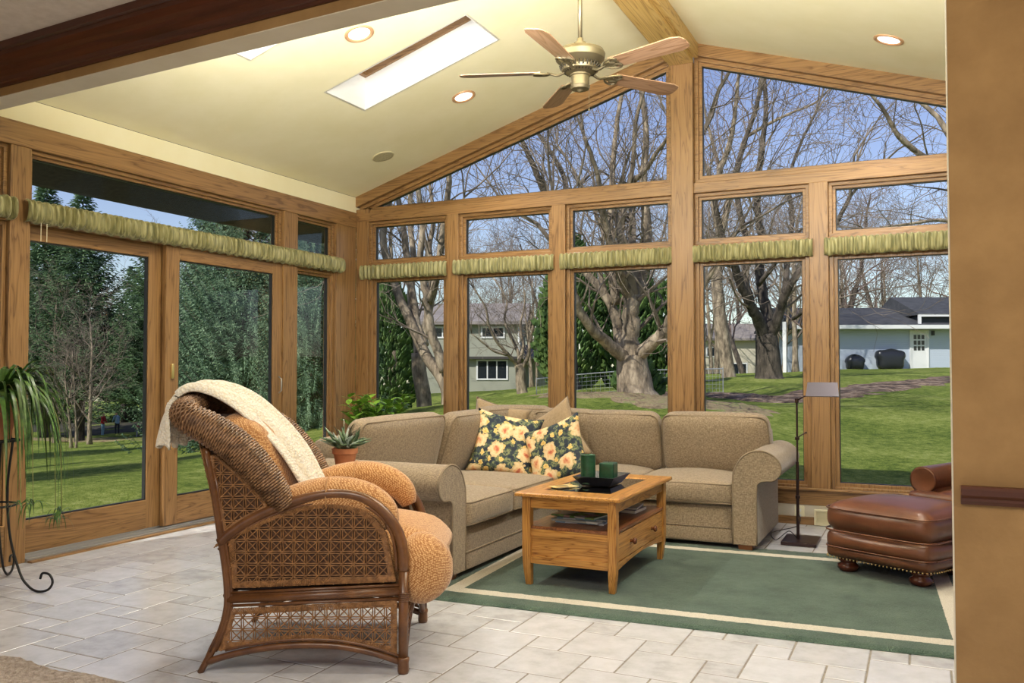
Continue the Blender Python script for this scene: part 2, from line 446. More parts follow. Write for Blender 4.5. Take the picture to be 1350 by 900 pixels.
for (x0, x1, y0, y1) in SKY:
    WN[0] += 1
    o = empty('window_%d' % WN[0], kind='structure')
    def frm(t0, t1, z0, z1, mat, nm):
        b = MB(); q = [(x0, y0), (x1, y0), (x1, y1), (x0, y1)]; qi = [(x0+t1, y0+t1), (x1-t1, y0+t1), (x1-t1, y1-t1), (x0+t1, y1-t1)]
        q = [(x+(t0 if x == x0 else -t0), y+(t0 if y == y0 else -t0)) for x, y in q]
        b.ring(q, qi, lambda a, b_, d: (a, b_, zc(a)+d), z0, z1); b.build(nm, mat, o)
    frm(-.012, 0.004, 0.0, .25, M_WHITE, 'shaft_lining')
    frm(-.012, .03, .25, .31, W['x'], 'window_frame')
    b = MB(); b.prism([(x0, y0), (x1, y0), (x1, y1), (x0, y1)], lambda a, b_, d: (a, b_, zc(a)+d), .31, .32); b.build('frosted_pane', M_FROST, o)

# ridge beam with side boards
b = MB(); b.box(XM-.10, XM+.10, YH+.17, YB-.03, 3.68, 3.86); struct(b.build('ridge_beam', M_PINE, bevel=.006))
b = MB(); b.box(XM-.135, XM-.10, YH+.17, YB-.01, 3.72, 3.845); b.box(XM+.10, XM+.135, YH+.17, YB-.01, 3.72, 3.845)
struct(b.build('trim_ridge', M_PINE, bevel=.004))

# ---- header over the opening and the pier at the right
def rot_y(x, y): return (x, y+(x+1.5)*-.0)
ang = R(-3.2)
Mh = Matrix.Translation((-2.0, YH-.13, 0)) @ Matrix.Rotation(ang, 4, 'Z')
b = MB(); b.box(-3.3, 2.2, 0.0, .125, 2.652, 3.0, Mh); b.cur = 1; b.box(-3.3, 2.2, -.004, .132, 2.648, 2.652, Mh)
b.cur = 2; b.box(-3.3, 2.2, .12, .132, 2.656, 4.0, Mh)
struct(b.build('wall_header', [M_BROWNW, M_HEADP, M_CREAM]))
# crown moulding, profile swept along x
prof = [(0,2.70),(-.012,2.70),(-.014,2.715),(-.022,2.72),(-.024,2.745),(-.045,2.765),(-.05,2.785),(-.07,2.80),(-.09,2.825),(-.093,2.845),(-.11,2.85),(-.112,2.885),(0,2.885)]
b = MB(); b.prism(prof, lambda a, b_, d: Mh @ Vector((d, a, b_)), -3.3, 2.2)
struct(b.build('trim_crown', M_MAHOG))
b = MB(); b.box(XL-.6, 3.2, -2.5, YH+.1, 2.885, 2.95); struct(b.build('ceiling_near', M_NEARCEIL))
b = MB(); b.box(.08, 3.2, YH, YH+.17, 0, 2.95); b.cur = 1; b.box(.0785, .0795, YH+.004, YH+.166, 0, 2.648)
struct(b.build('wall_partition', [M_BROWNW, M_WALLW]))
pr = [(0,.785),(-.012,.785),(-.02,.797),(-.02,.805),(-.034,.815),(-.034,.832),(-.028,.842),(0,.842)]
b = MB(); b.prism(pr, lambda a, b_, d: (d, YH+a, b_), .098, 3.2); struct(b.build('trim_chair_rail', M_MAHOG, bevel=.0015))
b = MB(); b.box(XL-.14, XL, -2.5, 2.86, 0, 2.9); struct(b.build('wall_near_left', M_BROWNW))
b = MB(); b.box(3.2, 3.34, -2.5, YH+.17, 0, 2.9); struct(b.build('wall_near_right', M_BROWNW))
b = MB(); b.box(XL, 3.2, -2.64, -2.5, 0, .5); b.box(XL, 3.2, -2.64, -2.5, 2.4, 2.9)
for x0, x1 in [(-5,-4.4), (-2.2,-1.8), (.2,.6), (2.7,3.2)]: b.box(x0, x1, -2.64, -2.5, .5, 2.4)
struct(b.build('wall_near_back', M_BROWNW))
# ================================================================== LIGHT FITTINGS
CANS = [(-3.32,4.65), (-3.33,6.10), (-.18,6.24), (-.18,4.65), (-3.32,3.5), (-.18,3.5)]
M_BULB = flat('lit_bulb', (1,.9,.75), .5, emit=(1,.88,.74), es=2.2)
M_RING = flat('copper_ring', (.62,.36,.2), .35, .2)
def on_slope(o, x, y):
    s_ = SL if x < XM else -SL
    o.location = (x, y, zc(x)); o.rotation_euler = (0, -math.atan(s_), 0)
can_labels = ['lit recessed ceiling light left of the long skylight', 'lit recessed ceiling light between the skylight and the gable window',
  'lit recessed ceiling light above the right gable window', None, None, None]
can0 = None
for (x, y), lb in zip(CANS, can_labels):
    if lb is None: continue
    if can0 is None:
        t = empty('ceiling_light', label=lb, cat='ceiling light', group='recessed lights in the vaulted ceiling'); can0 = t
        MB().lathe([(.098,.0),(.098,-.006),(.085,-.010),(.076,-.006),(.072,.0)], 32, cap=False).build('trim_ring', M_RING, t, smooth=True)
        MB().lathe([(.001,-.004),(.05,-.0038),(.075,-.001),(.076,.0)], 32, cap=False).build('bulb', M_BULB, t, smooth=True)
    else:
        t = copy_tree(can0); t['label'] = lb
    on_slope(t, x, y)
t = empty('ceiling_speaker', label='round flush speaker grille in the ceiling near the corner', cat='speaker')
MB().lathe([(.10,0),(.10,-.005),(.09,-.008)], 32, cap=False).build('rim', flat('speaker_rim', (.62,.56,.36), .5), t, smooth=True)
def mgr():
    m, nt, bs = newmat('speaker_mesh'); v = coords(nt); vo = nd(nt, 'ShaderNodeTexVoronoi', Scale=180); nt.links.new(v, vo.inputs['Vector'])
    r_ = ramp(nt, [(.2, (.25,.23,.15)), (.5, (.52,.47,.3))]); nt.links.new(vo.outputs['Distance'], r_.inputs['Fac']); nt.links.new(r_.outputs['Color'], bs.inputs['Base Color']); return m
MB().lathe([(.001,-.0065),(.091,-.0065)], 32, cap=False).build('grille', mgr(), t)
on_slope(t, -4.32, 6.42)

# ================================================================== CEILING FAN
def fan():
    t = empty('ceiling_fan', (-1.76, 4.62, 2.93), label='antique brass ceiling fan with five wooden blades hanging from the ridge', cat='ceiling fan')
    MB().tube([(0,0,.13), (0,0,.745)], .013, 12).build('downrod', M_BRASS, t, smooth=True)
    MB().lathe([(.001,.75),(.06,.75),(.06,.73),(.03,.69),(.014,.685)], 24, cap=False).build('canopy', M_BRASS, t, smooth=True)
    MB().lathe([(.018,.16),(.02,.14),(.035,.135),(.035,.105),(.05,.098),(.10,.095),(.135,.085),(.145,.065),(.14,.035),(.115,.01),(.10,0),(.11,-.012),(.105,-.03),(.07,-.045),(.03,-.05)], 40).build('motor_housing', M_BRASS, t, auto=35)
    b = MB()
    for k in range(30):
        a = 2*PI*k/30; c, s_ = math.cos(a), math.sin(a)
        b.tube([(c*.118, s_*.118, .002), (c*.112, s_*.112, -.014), (c*.085, s_*.085, -.04)], .0042, 5)
    b.build('vent_fins', flat('dark_slot', (.03,.025,.018), .5, .3), t, smooth=True)
    MB().lathe([(.045,-.045),(.058,-.05),(.058,-.058),(.052,-.062),(.052,-.115),(.058,-.12),(.052,-.135),(.02,-.14),(.012,-.15),(.001,-.15)], 32).build('switch_cup', M_BRASS, t, auto=35)
    b = MB(); b.tube([(.045,.02,-.12), (.047,.021,-.16), (.047,.021,-.25)], .0012, 5); b.lathe([(.001,-.262),(.004,-.258),(.004,-.252),(.001,-.248)], 8, (.047,.021,0)); b.build('pull_chain', M_BRASS, t)
    mt = {'p': wood('blade_wood', 'x', (.17,.09,.045), (.25,.145,.085), (.31,.19,.12), rough=.3)}
    for k in range(5):
        a = R(127+72*k)
        M = Matrix.Rotation(a, 4, 'Z'); Mt = M @ Matrix.Translation((0,0,-.035)) @ Matrix.Rotation(R(-12), 4, 'X')
        iron = MB()
        iron.tube([M @ Vector(p) for p in catmull([(.09,0,-.035), (.13,0,-.05), (.165,0,-.042), (.19,0,-.037)], 4)], .011, 8, flatz=.7)
        for sy in (-1, 1):
            iron.tube([Mt @ Vector(p) for p in catmull([(.165,0,-.004), (.20,.035*sy,-.008), (.245,.052*sy,-.006), (.27,.03*sy,-.006), (.25,.008*sy,-.006), (.22,.02*sy,-.006)], 5)], .0065, 6)
        iron.prism([(.17,-.012),(.24,-.03),(.265,-.02),(.27,0),(.265,.02),(.24,.03),(.17,.012)], lambda p, q, d: Mt @ Vector((p, q, d)), -.008, -.002)
        arm = iron.build('blade_iron', M_BRASS, t, auto=40)
        b = MB(); w0, w1, l0, l1 = .052, .068, .225, .70
        pl = [(l0,-w0),(l1-.06,-w1),(l1-.012,-w1+.016),(l1,-w1+.045),(l1,w1-.045),(l1-.012,w1-.016),(l1-.06,w1),(l0,w0)]
        b.prism(pl, lambda p, q, d: (p, q, d), -.002, .005)
        o = b.build('blade', mt['p'], t, bevel=.0015)
        o.matrix_local = Mt
fan()

# ================================================================== VALANCES
def mval():
    m, nt, bs = newmat('valance_fabric'); v = coords(nt, (1,1,.12))
    n = nd(nt, 'ShaderNodeTexNoise', Scale=60, Detail=3); nt.links.new(v, n.inputs['Vector'])
    r_ = ramp(nt, [(.34, (.11,.11,.038)), (.5, (.23,.215,.085)), (.68, (.38,.36,.18))]); nt.links.new(n.outputs['Fac'], r_.inputs['Fac'])
    nt.links.new(r_.outputs['Color'], bs.inputs['Base Color']); bs.inputs['Roughness'].default_value = .5
    bs.inputs['Sheen Weight'].default_value = .2
    return m
M_VAL = mval()
def valance(axis, a0, a1, ztop, hgt, label, rng, amp=1.0, dep=.05, pos=None):
    b = MB(); L_ = a1-a0; nu = max(24, int(L_/.0055)); ph = [rng.random()*6.28 for _ in range(5)]
    prof = [(0,0),(.35,.02),(.8,.12),(.95,.3),(1.0,.5),(.95,.72),(.75,.88),(.35,.97),(0,1.0)]
    def fn(u, vv):
        s_ = u*L_; i = vv*(len(prof)-1); k = min(int(i), len(prof)-2); f = i-k
        d = prof[k][0]*(1-f)+prof[k+1][0]*f; zz = prof[k][1]*(1-f)+prof[k+1][1]*f
        fr = 2*PI*s_/.046
        w_ = math.sin(fr+1.1*math.sin(s_*9+ph[0])+.6*math.sin(s_*31+ph[1])+ (zz-.5)*.6*math.sin(s_*13+ph[3]))
        w_ = math.copysign(abs(w_)**.7, w_)
        mod = .7+.3*math.sin(s_*17+ph[2])
        dd = .012+(dep-.012)*d+.021*amp*w_*mod*(.35+.65*d)
        z = ztop-hgt*zz+ .006*amp*math.sin(fr*.5+ph[4])*(1 if zz > .8 else .3)+ .004*w_*(1 if zz < .12 else 0)
        a = a0+s_
        if axis == 'B': return (a, YB-dd, z)
        if axis == 'L': return (XL+dd, a, z)
        return (XR-dd, a, z)
    b.grid(fn, nu, 16)
    o = b.build('window_valance', M_VAL, smooth=True)
    return tag(o, label, 'valance', 'gathered valances over the windows')
rg = random.Random(3)
for a0, a1, lb in [(-4.93,-3.97,'short gathered green gold valance left of the corner plant on the back wall window'), (-3.90,-2.90,'gathered green gold valance over the window showing the grey house'),
                   (-2.84,-1.845,'gathered green gold valance over the window showing the thick forked tree'), (-1.675,-.75,'gathered green gold valance over the window right of the main post'),
                   (-.67,.31,'gathered green gold valance over the window showing the blue garage')]:
    valance('B', a0, a1, 2.185, .135, lb, rg, amp=.7, dep=.035)
valance('L', 3.50, 6.095, 2.235, .14, 'long gathered green gold valance over the sliding glass doors', rg, dep=.06)
valance('L', 6.115, 6.72, 2.235, .14, 'short gathered green gold valance over the narrow window by the corner', rg, dep=.06)
valance('L', 2.99, 3.43, 2.235, .14, 'gathered green gold valance cut off by the left picture edge', rg, dep=.06)
# blind cords
t = empty('blind_cord', (XL+.035, 3.60, 0), label='pair of thin cords hanging below the left end of the long valance', cat='blind cord')
for dy in (0, .04):
    MB().tube([(0,dy,2.10), (0,dy,1.985)], .0022, 6).build('cord', M_TRIMP, t)
# ================================================================== FURNITURE MATERIALS
def fabric(name, c1, c2, scale=260, rough=.9, bmp=.35, sheen=.25, mott=.12):
    m, nt, bs = newmat(name); v = coords(nt)
    wx = nd(nt, 'ShaderNodeTexNoise', Scale=1, Detail=2); mp = nt.nodes.new('ShaderNodeMapping'); mp.inputs['Scale'].default_value = (scale*.25, scale*.25, scale)
    nt.links.new(v, mp.inputs['Vector']); nt.links.new(mp.outputs[0], wx.inputs['Vector'])
    wy = nd(nt, 'ShaderNodeTexNoise', Scale=1, Detail=2); mq = nt.nodes.new('ShaderNodeMapping'); mq.inputs['Scale'].default_value = (scale, scale, scale*.2)
    nt.links.new(v, mq.inputs['Vector']); nt.links.new(mq.outputs[0], wy.inputs['Vector'])
    ad = nd(nt, 'ShaderNodeMath', operation='ADD'); nt.links.new(wx.outputs['Fac'], ad.inputs[0]); nt.links.new(wy.outputs['Fac'], ad.inputs[1])
    hf = nd(nt, 'ShaderNodeMath', operation='MULTIPLY'); hf.inputs[1].default_value = .5; nt.links.new(ad.outputs[0], hf.inputs[0])
    r_ = ramp(nt, [(.38, c1), (.62, c2)]); nt.links.new(hf.outputs[0], r_.inputs['Fac'])
    nt.links.new(r_.outputs['Color'], bs.inputs['Base Color']); bs.inputs['Roughness'].default_value = rough
    bs.inputs['Sheen Weight'].default_value = sheen; bs.inputs['Specular IOR Level'].default_value = .2
    bump(nt, bs, hf.outputs[0], bmp, .003); return m
M_SOFA = fabric('taupe_upholstery', (.165,.12,.078), (.34,.265,.185))
M_WELT = flat('sofa_piping', (.20,.15,.10), .8)
M_TANP = fabric('tan_pillow_cloth', (.28,.20,.12), (.36,.265,.165), 200)
def basket(name, c1, c2, sc=150):
    m, nt, bs = newmat(name); v = coords(nt, (1,1,1), rot=(.6,.5,.78))
    vo = nd(nt, 'ShaderNodeTexVoronoi', Scale=sc, Randomness=.35); rp = ramp(nt, [(.25, c2), (.62, c1)]); nt.links.new(vo.outputs['Distance'], rp.inputs['Fac'])
    nt.links.new(v, vo.inputs['Vector']); nt.links.new(rp.outputs['Color'], bs.inputs['Base Color']); bs.inputs['Roughness'].default_value = .85
    bs.inputs['Sheen Weight'].default_value = .3; bs.inputs['Specular IOR Level'].default_value = .2
    bump(nt, bs, vo.outputs['Distance'], -.5, .004); return m
M_ORANGE = basket('apricot_basketweave', (.30,.12,.035), (.66,.40,.18), 135)
M_LEATH = noisy('brown_leather', (.085,.028,.013), (.135,.05,.024), 6, .33, bmp=.25, bscale=260, bd=.002)
M_NAIL = flat('nailhead', (.5,.35,.16), .3, .9)
M_CANE = noisy('cane', (.16,.07,.022), (.34,.165,.058), 60, .42, detail=3)
M_CANED = noisy('cane_backing', (.055,.022,.008), (.10,.042,.015), 40, .5)
M_RATTAN = noisy('rattan_pole', (.085,.032,.011), (.16,.065,.021), 14, .3, stretch=(1,1,1))

# ================================================================== SECTIONAL SOFA
def cushion(name, c, h, r, crown, mat, parent, M=None, n=12, welt=None, fn=None):
    b = MB(); b.rbox(c, h, r, n, crown, M, fn); o = b.build(name, mat, parent, smooth=True)
    return o
def welt_loop(b, c, h, z, r=.006, M=None, k=5, rad=.035, puff=0):
    pts = []
    for (sx, sy, a0) in [(1,1,0), (-1,1,90), (-1,-1,180), (1,-1,270)]:
        for i in range(k):
            a = R(a0+90*i/(k-1)); pts.append(Vector((sx*(h[0]-rad)+rad*math.cos(a), sy*(h[1]-rad)+rad*math.sin(a), z))+Vector(c))
    if M: pts = [M @ p for p in pts]
    b.tube(pts, r, 6, closed=True)
def sofa():
    t = empty('sectional_sofa', (0,0,0), label='taupe L-shaped sectional sofa with rolled arms along the windows', cat='sofa')
    XF, YF, XB, YBk = -2.36, 5.76, -3.45, 6.74   # left wing front, right wing front, backs
    # bases with a raised lower band
    b = MB()
    b.rbox(((XB+XF)/2, (4.3+YBk)/2, .17), ((XF-XB)/2-.02, (YBk-4.3)/2, .12), .02, 6)
    b.rbox(((XF-.05-1.12)/2+0, (YF+YBk)/2+.01, .17), ((-1.12-XF+.05)/2, (YBk-YF)/2-.01, .12), .02, 6)
    b.build('base', M_SOFA, t, smooth=True)
    b = MB()
    b.rbox((XF-.012, (4.34+YF)/2, .095), (.014, (YF-4.34)/2, .05), .01, 6)
    b.rbox(((XF-1.12)/2, YF+.008, .095), ((-1.12-XF)/2, .014, .05), .01, 6)
    b.tube([(XF+.003, 4.34, .148), (XF+.003, YF, .148)], .004, 6); b.tube([(XF, YF-.006, .148), (-1.12, YF-.006, .148)], .004, 6)
    b.build('skirt_band', M_SOFA, t, smooth=True)
    # back frames
    b = MB()
    b.rbox((XB+.075, (4.36+YBk)/2, .40), (.085, (YBk-4.36)/2, .36), .05, 8)
    b.rbox(((XB-1.02)/2, YBk-.075, .40), ((-1.02-XB)/2, .085, .36), .05, 8)
    b.build('back_frame', M_SOFA, t, smooth=True)
    # seat cushions
    def seat(x0, x1, y0, y1, front):
        c = ((x0+x1)/2, (y0+y1)/2, .365); h = ((x1-x0)/2-.004, (y1-y0)/2-.004, .075)
        o = cushion('seat_cushion', c, h, .032, (.015,.015,.035), M_SOFA, t)
        b = MB(); welt_loop(b, c, (h[0]-.004, h[1]-.004, 0), .062); welt_loop(b, c, (h[0]-.004, h[1]-.004, 0), -.062)
        b.build('piping', M_WELT, o, smooth=True)
    seat(-3.25, XF+.03, 4.35, 4.955, 'x'); seat(-3.25, XF+.03, 4.955, 5.66, 'x')
    seat(-3.25, XF+.03, 5.66, 6.55, 'x'); seat(XF+.03, -1.82, YF-.01, 6.55, 'y'); seat(-1.82, -1.13, YF-.01, 6.55, 'y')
    # back cushions; frame: local x = width, y = thickness (front -), z up
    def back(px, py, rz, wdt, hgt, lean, thick=.11, z0=.44, sag=0, rb=.07, roll=0):
        M = Matrix.Translation((px, py, z0)) @ Matrix.Rotation(rz, 4, 'Z') @ Matrix.Rotation(R(-lean), 4, 'X') @ Matrix.Rotation(roll, 4, 'Y')
        def fn(p):
            q = (p.z/(hgt/2)+1)/2
            p.y *= 1-.35*q; p.x *= (1-.035*q)
            p.z -= sag*(1-(p.x/(wdt/2))**2)*q
            return p
        b = MB(); b.rbox((0, 0, hgt/2), (wdt/2-.006, thick, hgt/2), rb, 14, (.012,.045,.012), M, fn)
        o = b.build('back_cushion', M_SOFA, t, smooth=True)
        b = MB(); pts = []
        for (sx, sz, a0) in [(1,1,0), (-1,1,90), (-1,-1,180), (1,-1,270)]:
            for i in range(5):
                a = R(a0+22.5*i); p = Vector((sx*(wdt/2-.06)+.055*math.cos(a), 0, sz*(hgt/2-.055)+.055*math.sin(a)))
                q = (p.z/(hgt/2)+1)/2; p.x *= (1-.035*q); p.y = -thick*(1-.35*q)+.03; p.z -= sag*(1-(p.x/(wdt/2))**2)*q; p.z += hgt/2; pts.append(M @ p)
        b.tube(pts, .0055, 6, closed=True); b.build('piping', M_WELT, o, smooth=True)
    LR = R(90)  # left wing: cushion front faces +x
    back(-3.22, 4.79, LR, 1.04, .465, -20); back(-3.18, 5.63, LR, .68, .46, -22); back(-3.16, 6.14, R(80), .52, .47, -20)
    back(-2.98, 6.40, R(16), .62, .47, -20); back(-2.52, 6.43, 0, .54, .45, -20); back(-2.08, 6.43, R(0), .64, .445, -20); back(-1.365, 6.42, 0, .79, .445, -19)
    # rolled arms: front panel profile extruded back
    def arm(fn, length, name='arm'):
        # a: outward from seat side, z
        prof = [(0,.05),(0,.45),(.015,.54),(.06,.615),(.12,.652),(.19,.66),(.26,.63),(.30,.575),(.295,.515),(.255,.475),(.20,.47),(.165,.455),(.15,.40),(.15,.05)]
        pr = catmull([(a, z, 0) for a, z in prof], 4); pr = [(p.x, p.y) for p in pr]
        b = MB(); b.prism(pr, fn, .012, length); o = b.build(name, M_SOFA, t, auto=50, bevel=.006)
        # front panel
        def ins(p, t_): return [(.078+(a-.078)*(1-t_), .33+(z-.33)*(1-t_*.4)) if False else (a, z) for a, z in p]
        b = MB(); b.prism(pr, fn, -.004, .012); b.build('arm_front', M_SOFA, o, auto=50, bevel=.004)
        b = MB(); b.tube([fn(a, z, -.002) for a, z in pr], .006, 6); b.build('piping', M_WELT, o, smooth=True)
        return o
    arm(lambda a, z, d: (XF+.0-d, 4.35-a, z), .84)
    arm(lambda a, z, d: (-1.13+a, 5.735+d, z), .92)
    # block feet
    for x, y in [(-2.425,4.24), (-3.36,4.30), (-1.055,5.79), (-1.06,6.60), (-3.36,6.65)]:
        b = MB(); b.prism([(-.05,-.05),(.05,-.05),(.05,.05),(-.05,.05)], lambda a, c, d: (x+a*(1 if d else .8), y+c*(1 if d else .8), d), 0, .055)
        b.build('foot', WCH['x'], t, bevel=.003)
sofa()

# ================================================================== THROW PILLOWS
def floral(name, seed):
    m, nt, bs = newmat(name); tc = nt.nodes.new('ShaderNodeTexCoord'); mp = nt.nodes.new('ShaderNodeMapping')
    mp.inputs['Location'].default_value = (seed*.37, seed*.71, 0); nt.links.new(tc.outputs['Object'], mp.inputs['Vector'])
    wn = nd(nt, 'ShaderNodeTexNoise', Scale=22, Detail=3); nt.links.new(mp.outputs[0], wn.inputs['Vector'])
    sub = nd(nt, 'ShaderNodeVectorMath', operation='MULTIPLY_ADD'); sub.inputs[1].default_value = (.045,.045,.045); nt.links.new(wn.outputs['Color'], sub.inputs[0]); nt.links.new(mp.outputs[0], sub.inputs[2])
    base = ramp(nt, [(.42, (.018,.026,.045)), (.5, (.035,.05,.06)), (.56, (.09,.12,.07)), (.62, (.26,.27,.13)), (.68, (.03,.05,.055))])
    bn = nd(nt, 'ShaderNodeTexNoise', Scale=30, Detail=2); nt.links.new(sub.outputs[0], bn.inputs['Vector']); nt.links.new(bn.outputs['Fac'], base.inputs['Fac'])
    cur = base.outputs['Color']
    def flowers(scale, thr, stops, off, keep):
        nonlocal cur
        m2 = nt.nodes.new('ShaderNodeMapping'); m2.inputs['Location'].default_value = off; nt.links.new(sub.outputs[0], m2.inputs['Vector'])
        vo = nd(nt, 'ShaderNodeTexVoronoi', Scale=scale, Randomness=.75, voronoi_dimensions='2D'); nt.links.new(m2.outputs[0], vo.inputs['Vector'])
        pt = nd(nt, 'ShaderNodeTexVoronoi', Scale=scale*6.5); nt.links.new(m2.outputs[0], pt.inputs['Vector'])
        ad = nd(nt, 'ShaderNodeMath', operation='MULTIPLY_ADD'); ad.inputs[1].default_value = .22; nt.links.new(pt.outputs['Distance'], ad.inputs[0]); nt.links.new(vo.outputs['Distance'], ad.inputs[2])
        col = ramp(nt, stops); nt.links.new(ad.outputs[0], col.inputs['Fac'])
        sp = nt.nodes.new('ShaderNodeSeparateColor'); nt.links.new(vo.outputs['Color'], sp.inputs[0])
        g = nd(nt, 'ShaderNodeMath', operation='GREATER_THAN'); g.inputs[1].default_value = keep; nt.links.new(sp.outputs[0], g.inputs[0])
        l = nd(nt, 'ShaderNodeMath', operation='LESS_THAN'); l.inputs[1].default_value = thr; nt.links.new(ad.outputs[0], l.inputs[0])
        mu = nd(nt, 'ShaderNodeMath', operation='MULTIPLY'); nt.links.new(g.outputs[0], mu.inputs[0]); nt.links.new(l.outputs[0], mu.inputs[1])
        mx = nd(nt, 'ShaderNodeMix', data_type='RGBA'); nt.links.new(mu.outputs[0], mx.inputs['Factor']); nt.links.new(cur, mx.inputs[6]); nt.links.new(col.outputs['Color'], mx.inputs[7]); cur = mx.outputs[2]
    flowers(14, .36, [(.0, (.30,.10,.05)), (.12, (.65,.40,.10)), (.28, (.75,.55,.20))], (.3,.1,0), .35)
    flowers(6.4, .50, [(.0, (.35,.05,.03)), (.16, (.62,.20,.11)), (.25, (.78,.47,.24)), (.36, (.82,.66,.40)), (.5, (.62,.45,.22))], (0,0,0), .1)
    nt.links.new(cur, bs.inputs['Base Color']); bs.inputs['Roughness'].default_value = .75; bs.inputs['Specular IOR Level'].default_value = .25
    return m
def pillow(label, loc, rot, size, mat, thick=.075, group=None, pinch=.9, edge=None, cat='pillow'):
    b = MB(); n = 22; h = size/2
    def P(u, v, s_):
        x, y = 2*u-1, 2*v-1
        k = 1-.13*(1-x*x)*abs(y)**3 ; k2 = 1-.13*(1-y*y)*abs(x)**3
        r_ = max(0, (1-x**4)*(1-y**4))**.55
        wr = 1+.05*math.sin(7*x+3*y)+.04*math.sin(5*y-4*x)
        return (x*h*k2, y*h*k, s_*thick*r_*wr)
    b.grid(lambda u, v: P(u, v, 1), n, n); b.grid(lambda u, v: P(v, u, -1), n, n)
    o = b.build('throw_pillow', mat, smooth=True)
    bm = bmesh.new(); bm.from_mesh(o.data); bmesh.ops.remove_doubles(bm, verts=bm.verts, dist=.0005); bmesh.ops.recalc_face_normals(bm, faces=bm.faces); bm.to_mesh(o.data); bm.free()
    o.location = loc; o.rotation_euler = rot; tag(o, label, cat, group)
    if edge:
        b = MB(); pts = [P(i/n, 0, 0) for i in range(n)]+[P(1, i/n, 0) for i in range(n)]+[P(1-i/n, 1, 0) for i in range(n)]+[P(0, 1-i/n, 0) for i in range(n)]
        b.tube(pts, .004, 5, closed=True); b.build('piping', edge, o, smooth=True)
    return o
def frame(xdir, zdir):
    x = Vector(xdir).normalized(); z = Vector(zdir); z = (z - x*z.dot(x)).normalized(); y = z.cross(x)
    return Matrix((x, y, z)).transposed().to_euler()
PF1, PF2 = floral('rose_print', 1), floral('rose_print_large', 4)
def frame2(xdir, ydir):
    x = Vector(xdir).normalized(); y = Vector(ydir); y = (y-x*y.dot(x)).normalized(); z = x.cross(y)
    return Matrix((x, y, z)).transposed().to_euler()
G = 'throw pillows in the corner of the sofa'
pillow('dark floral pillow propped in the left corner with a pointed top', (-2.765,5.71,.635), frame2((.42,.17,-.08), (-.05,.2,.40)), .50, PF1, .07, G, edge=None)
pillow('dark floral pillow leaning right nearest the coffee table', (-2.35,5.68,.59), frame2((.45,-.03,.17), (-.30,.14,.36)), .48, PF2, .07, G)
pillow('plain tan pillow standing on its corner behind the floral ones', (-2.53,6.06,.645), frame2((.42,.0,.25), (-.30,.12,.40)), .50, M_TANP, .065, G, edge=M_WELT)
pillow('plain taupe pillow deep in the corner behind the pointed floral one', (-3.04,6.12,.70), frame2((.45,.10,-.10), (.06,.14,.42)), .46, M_TANP, .06, G, edge=M_WELT)

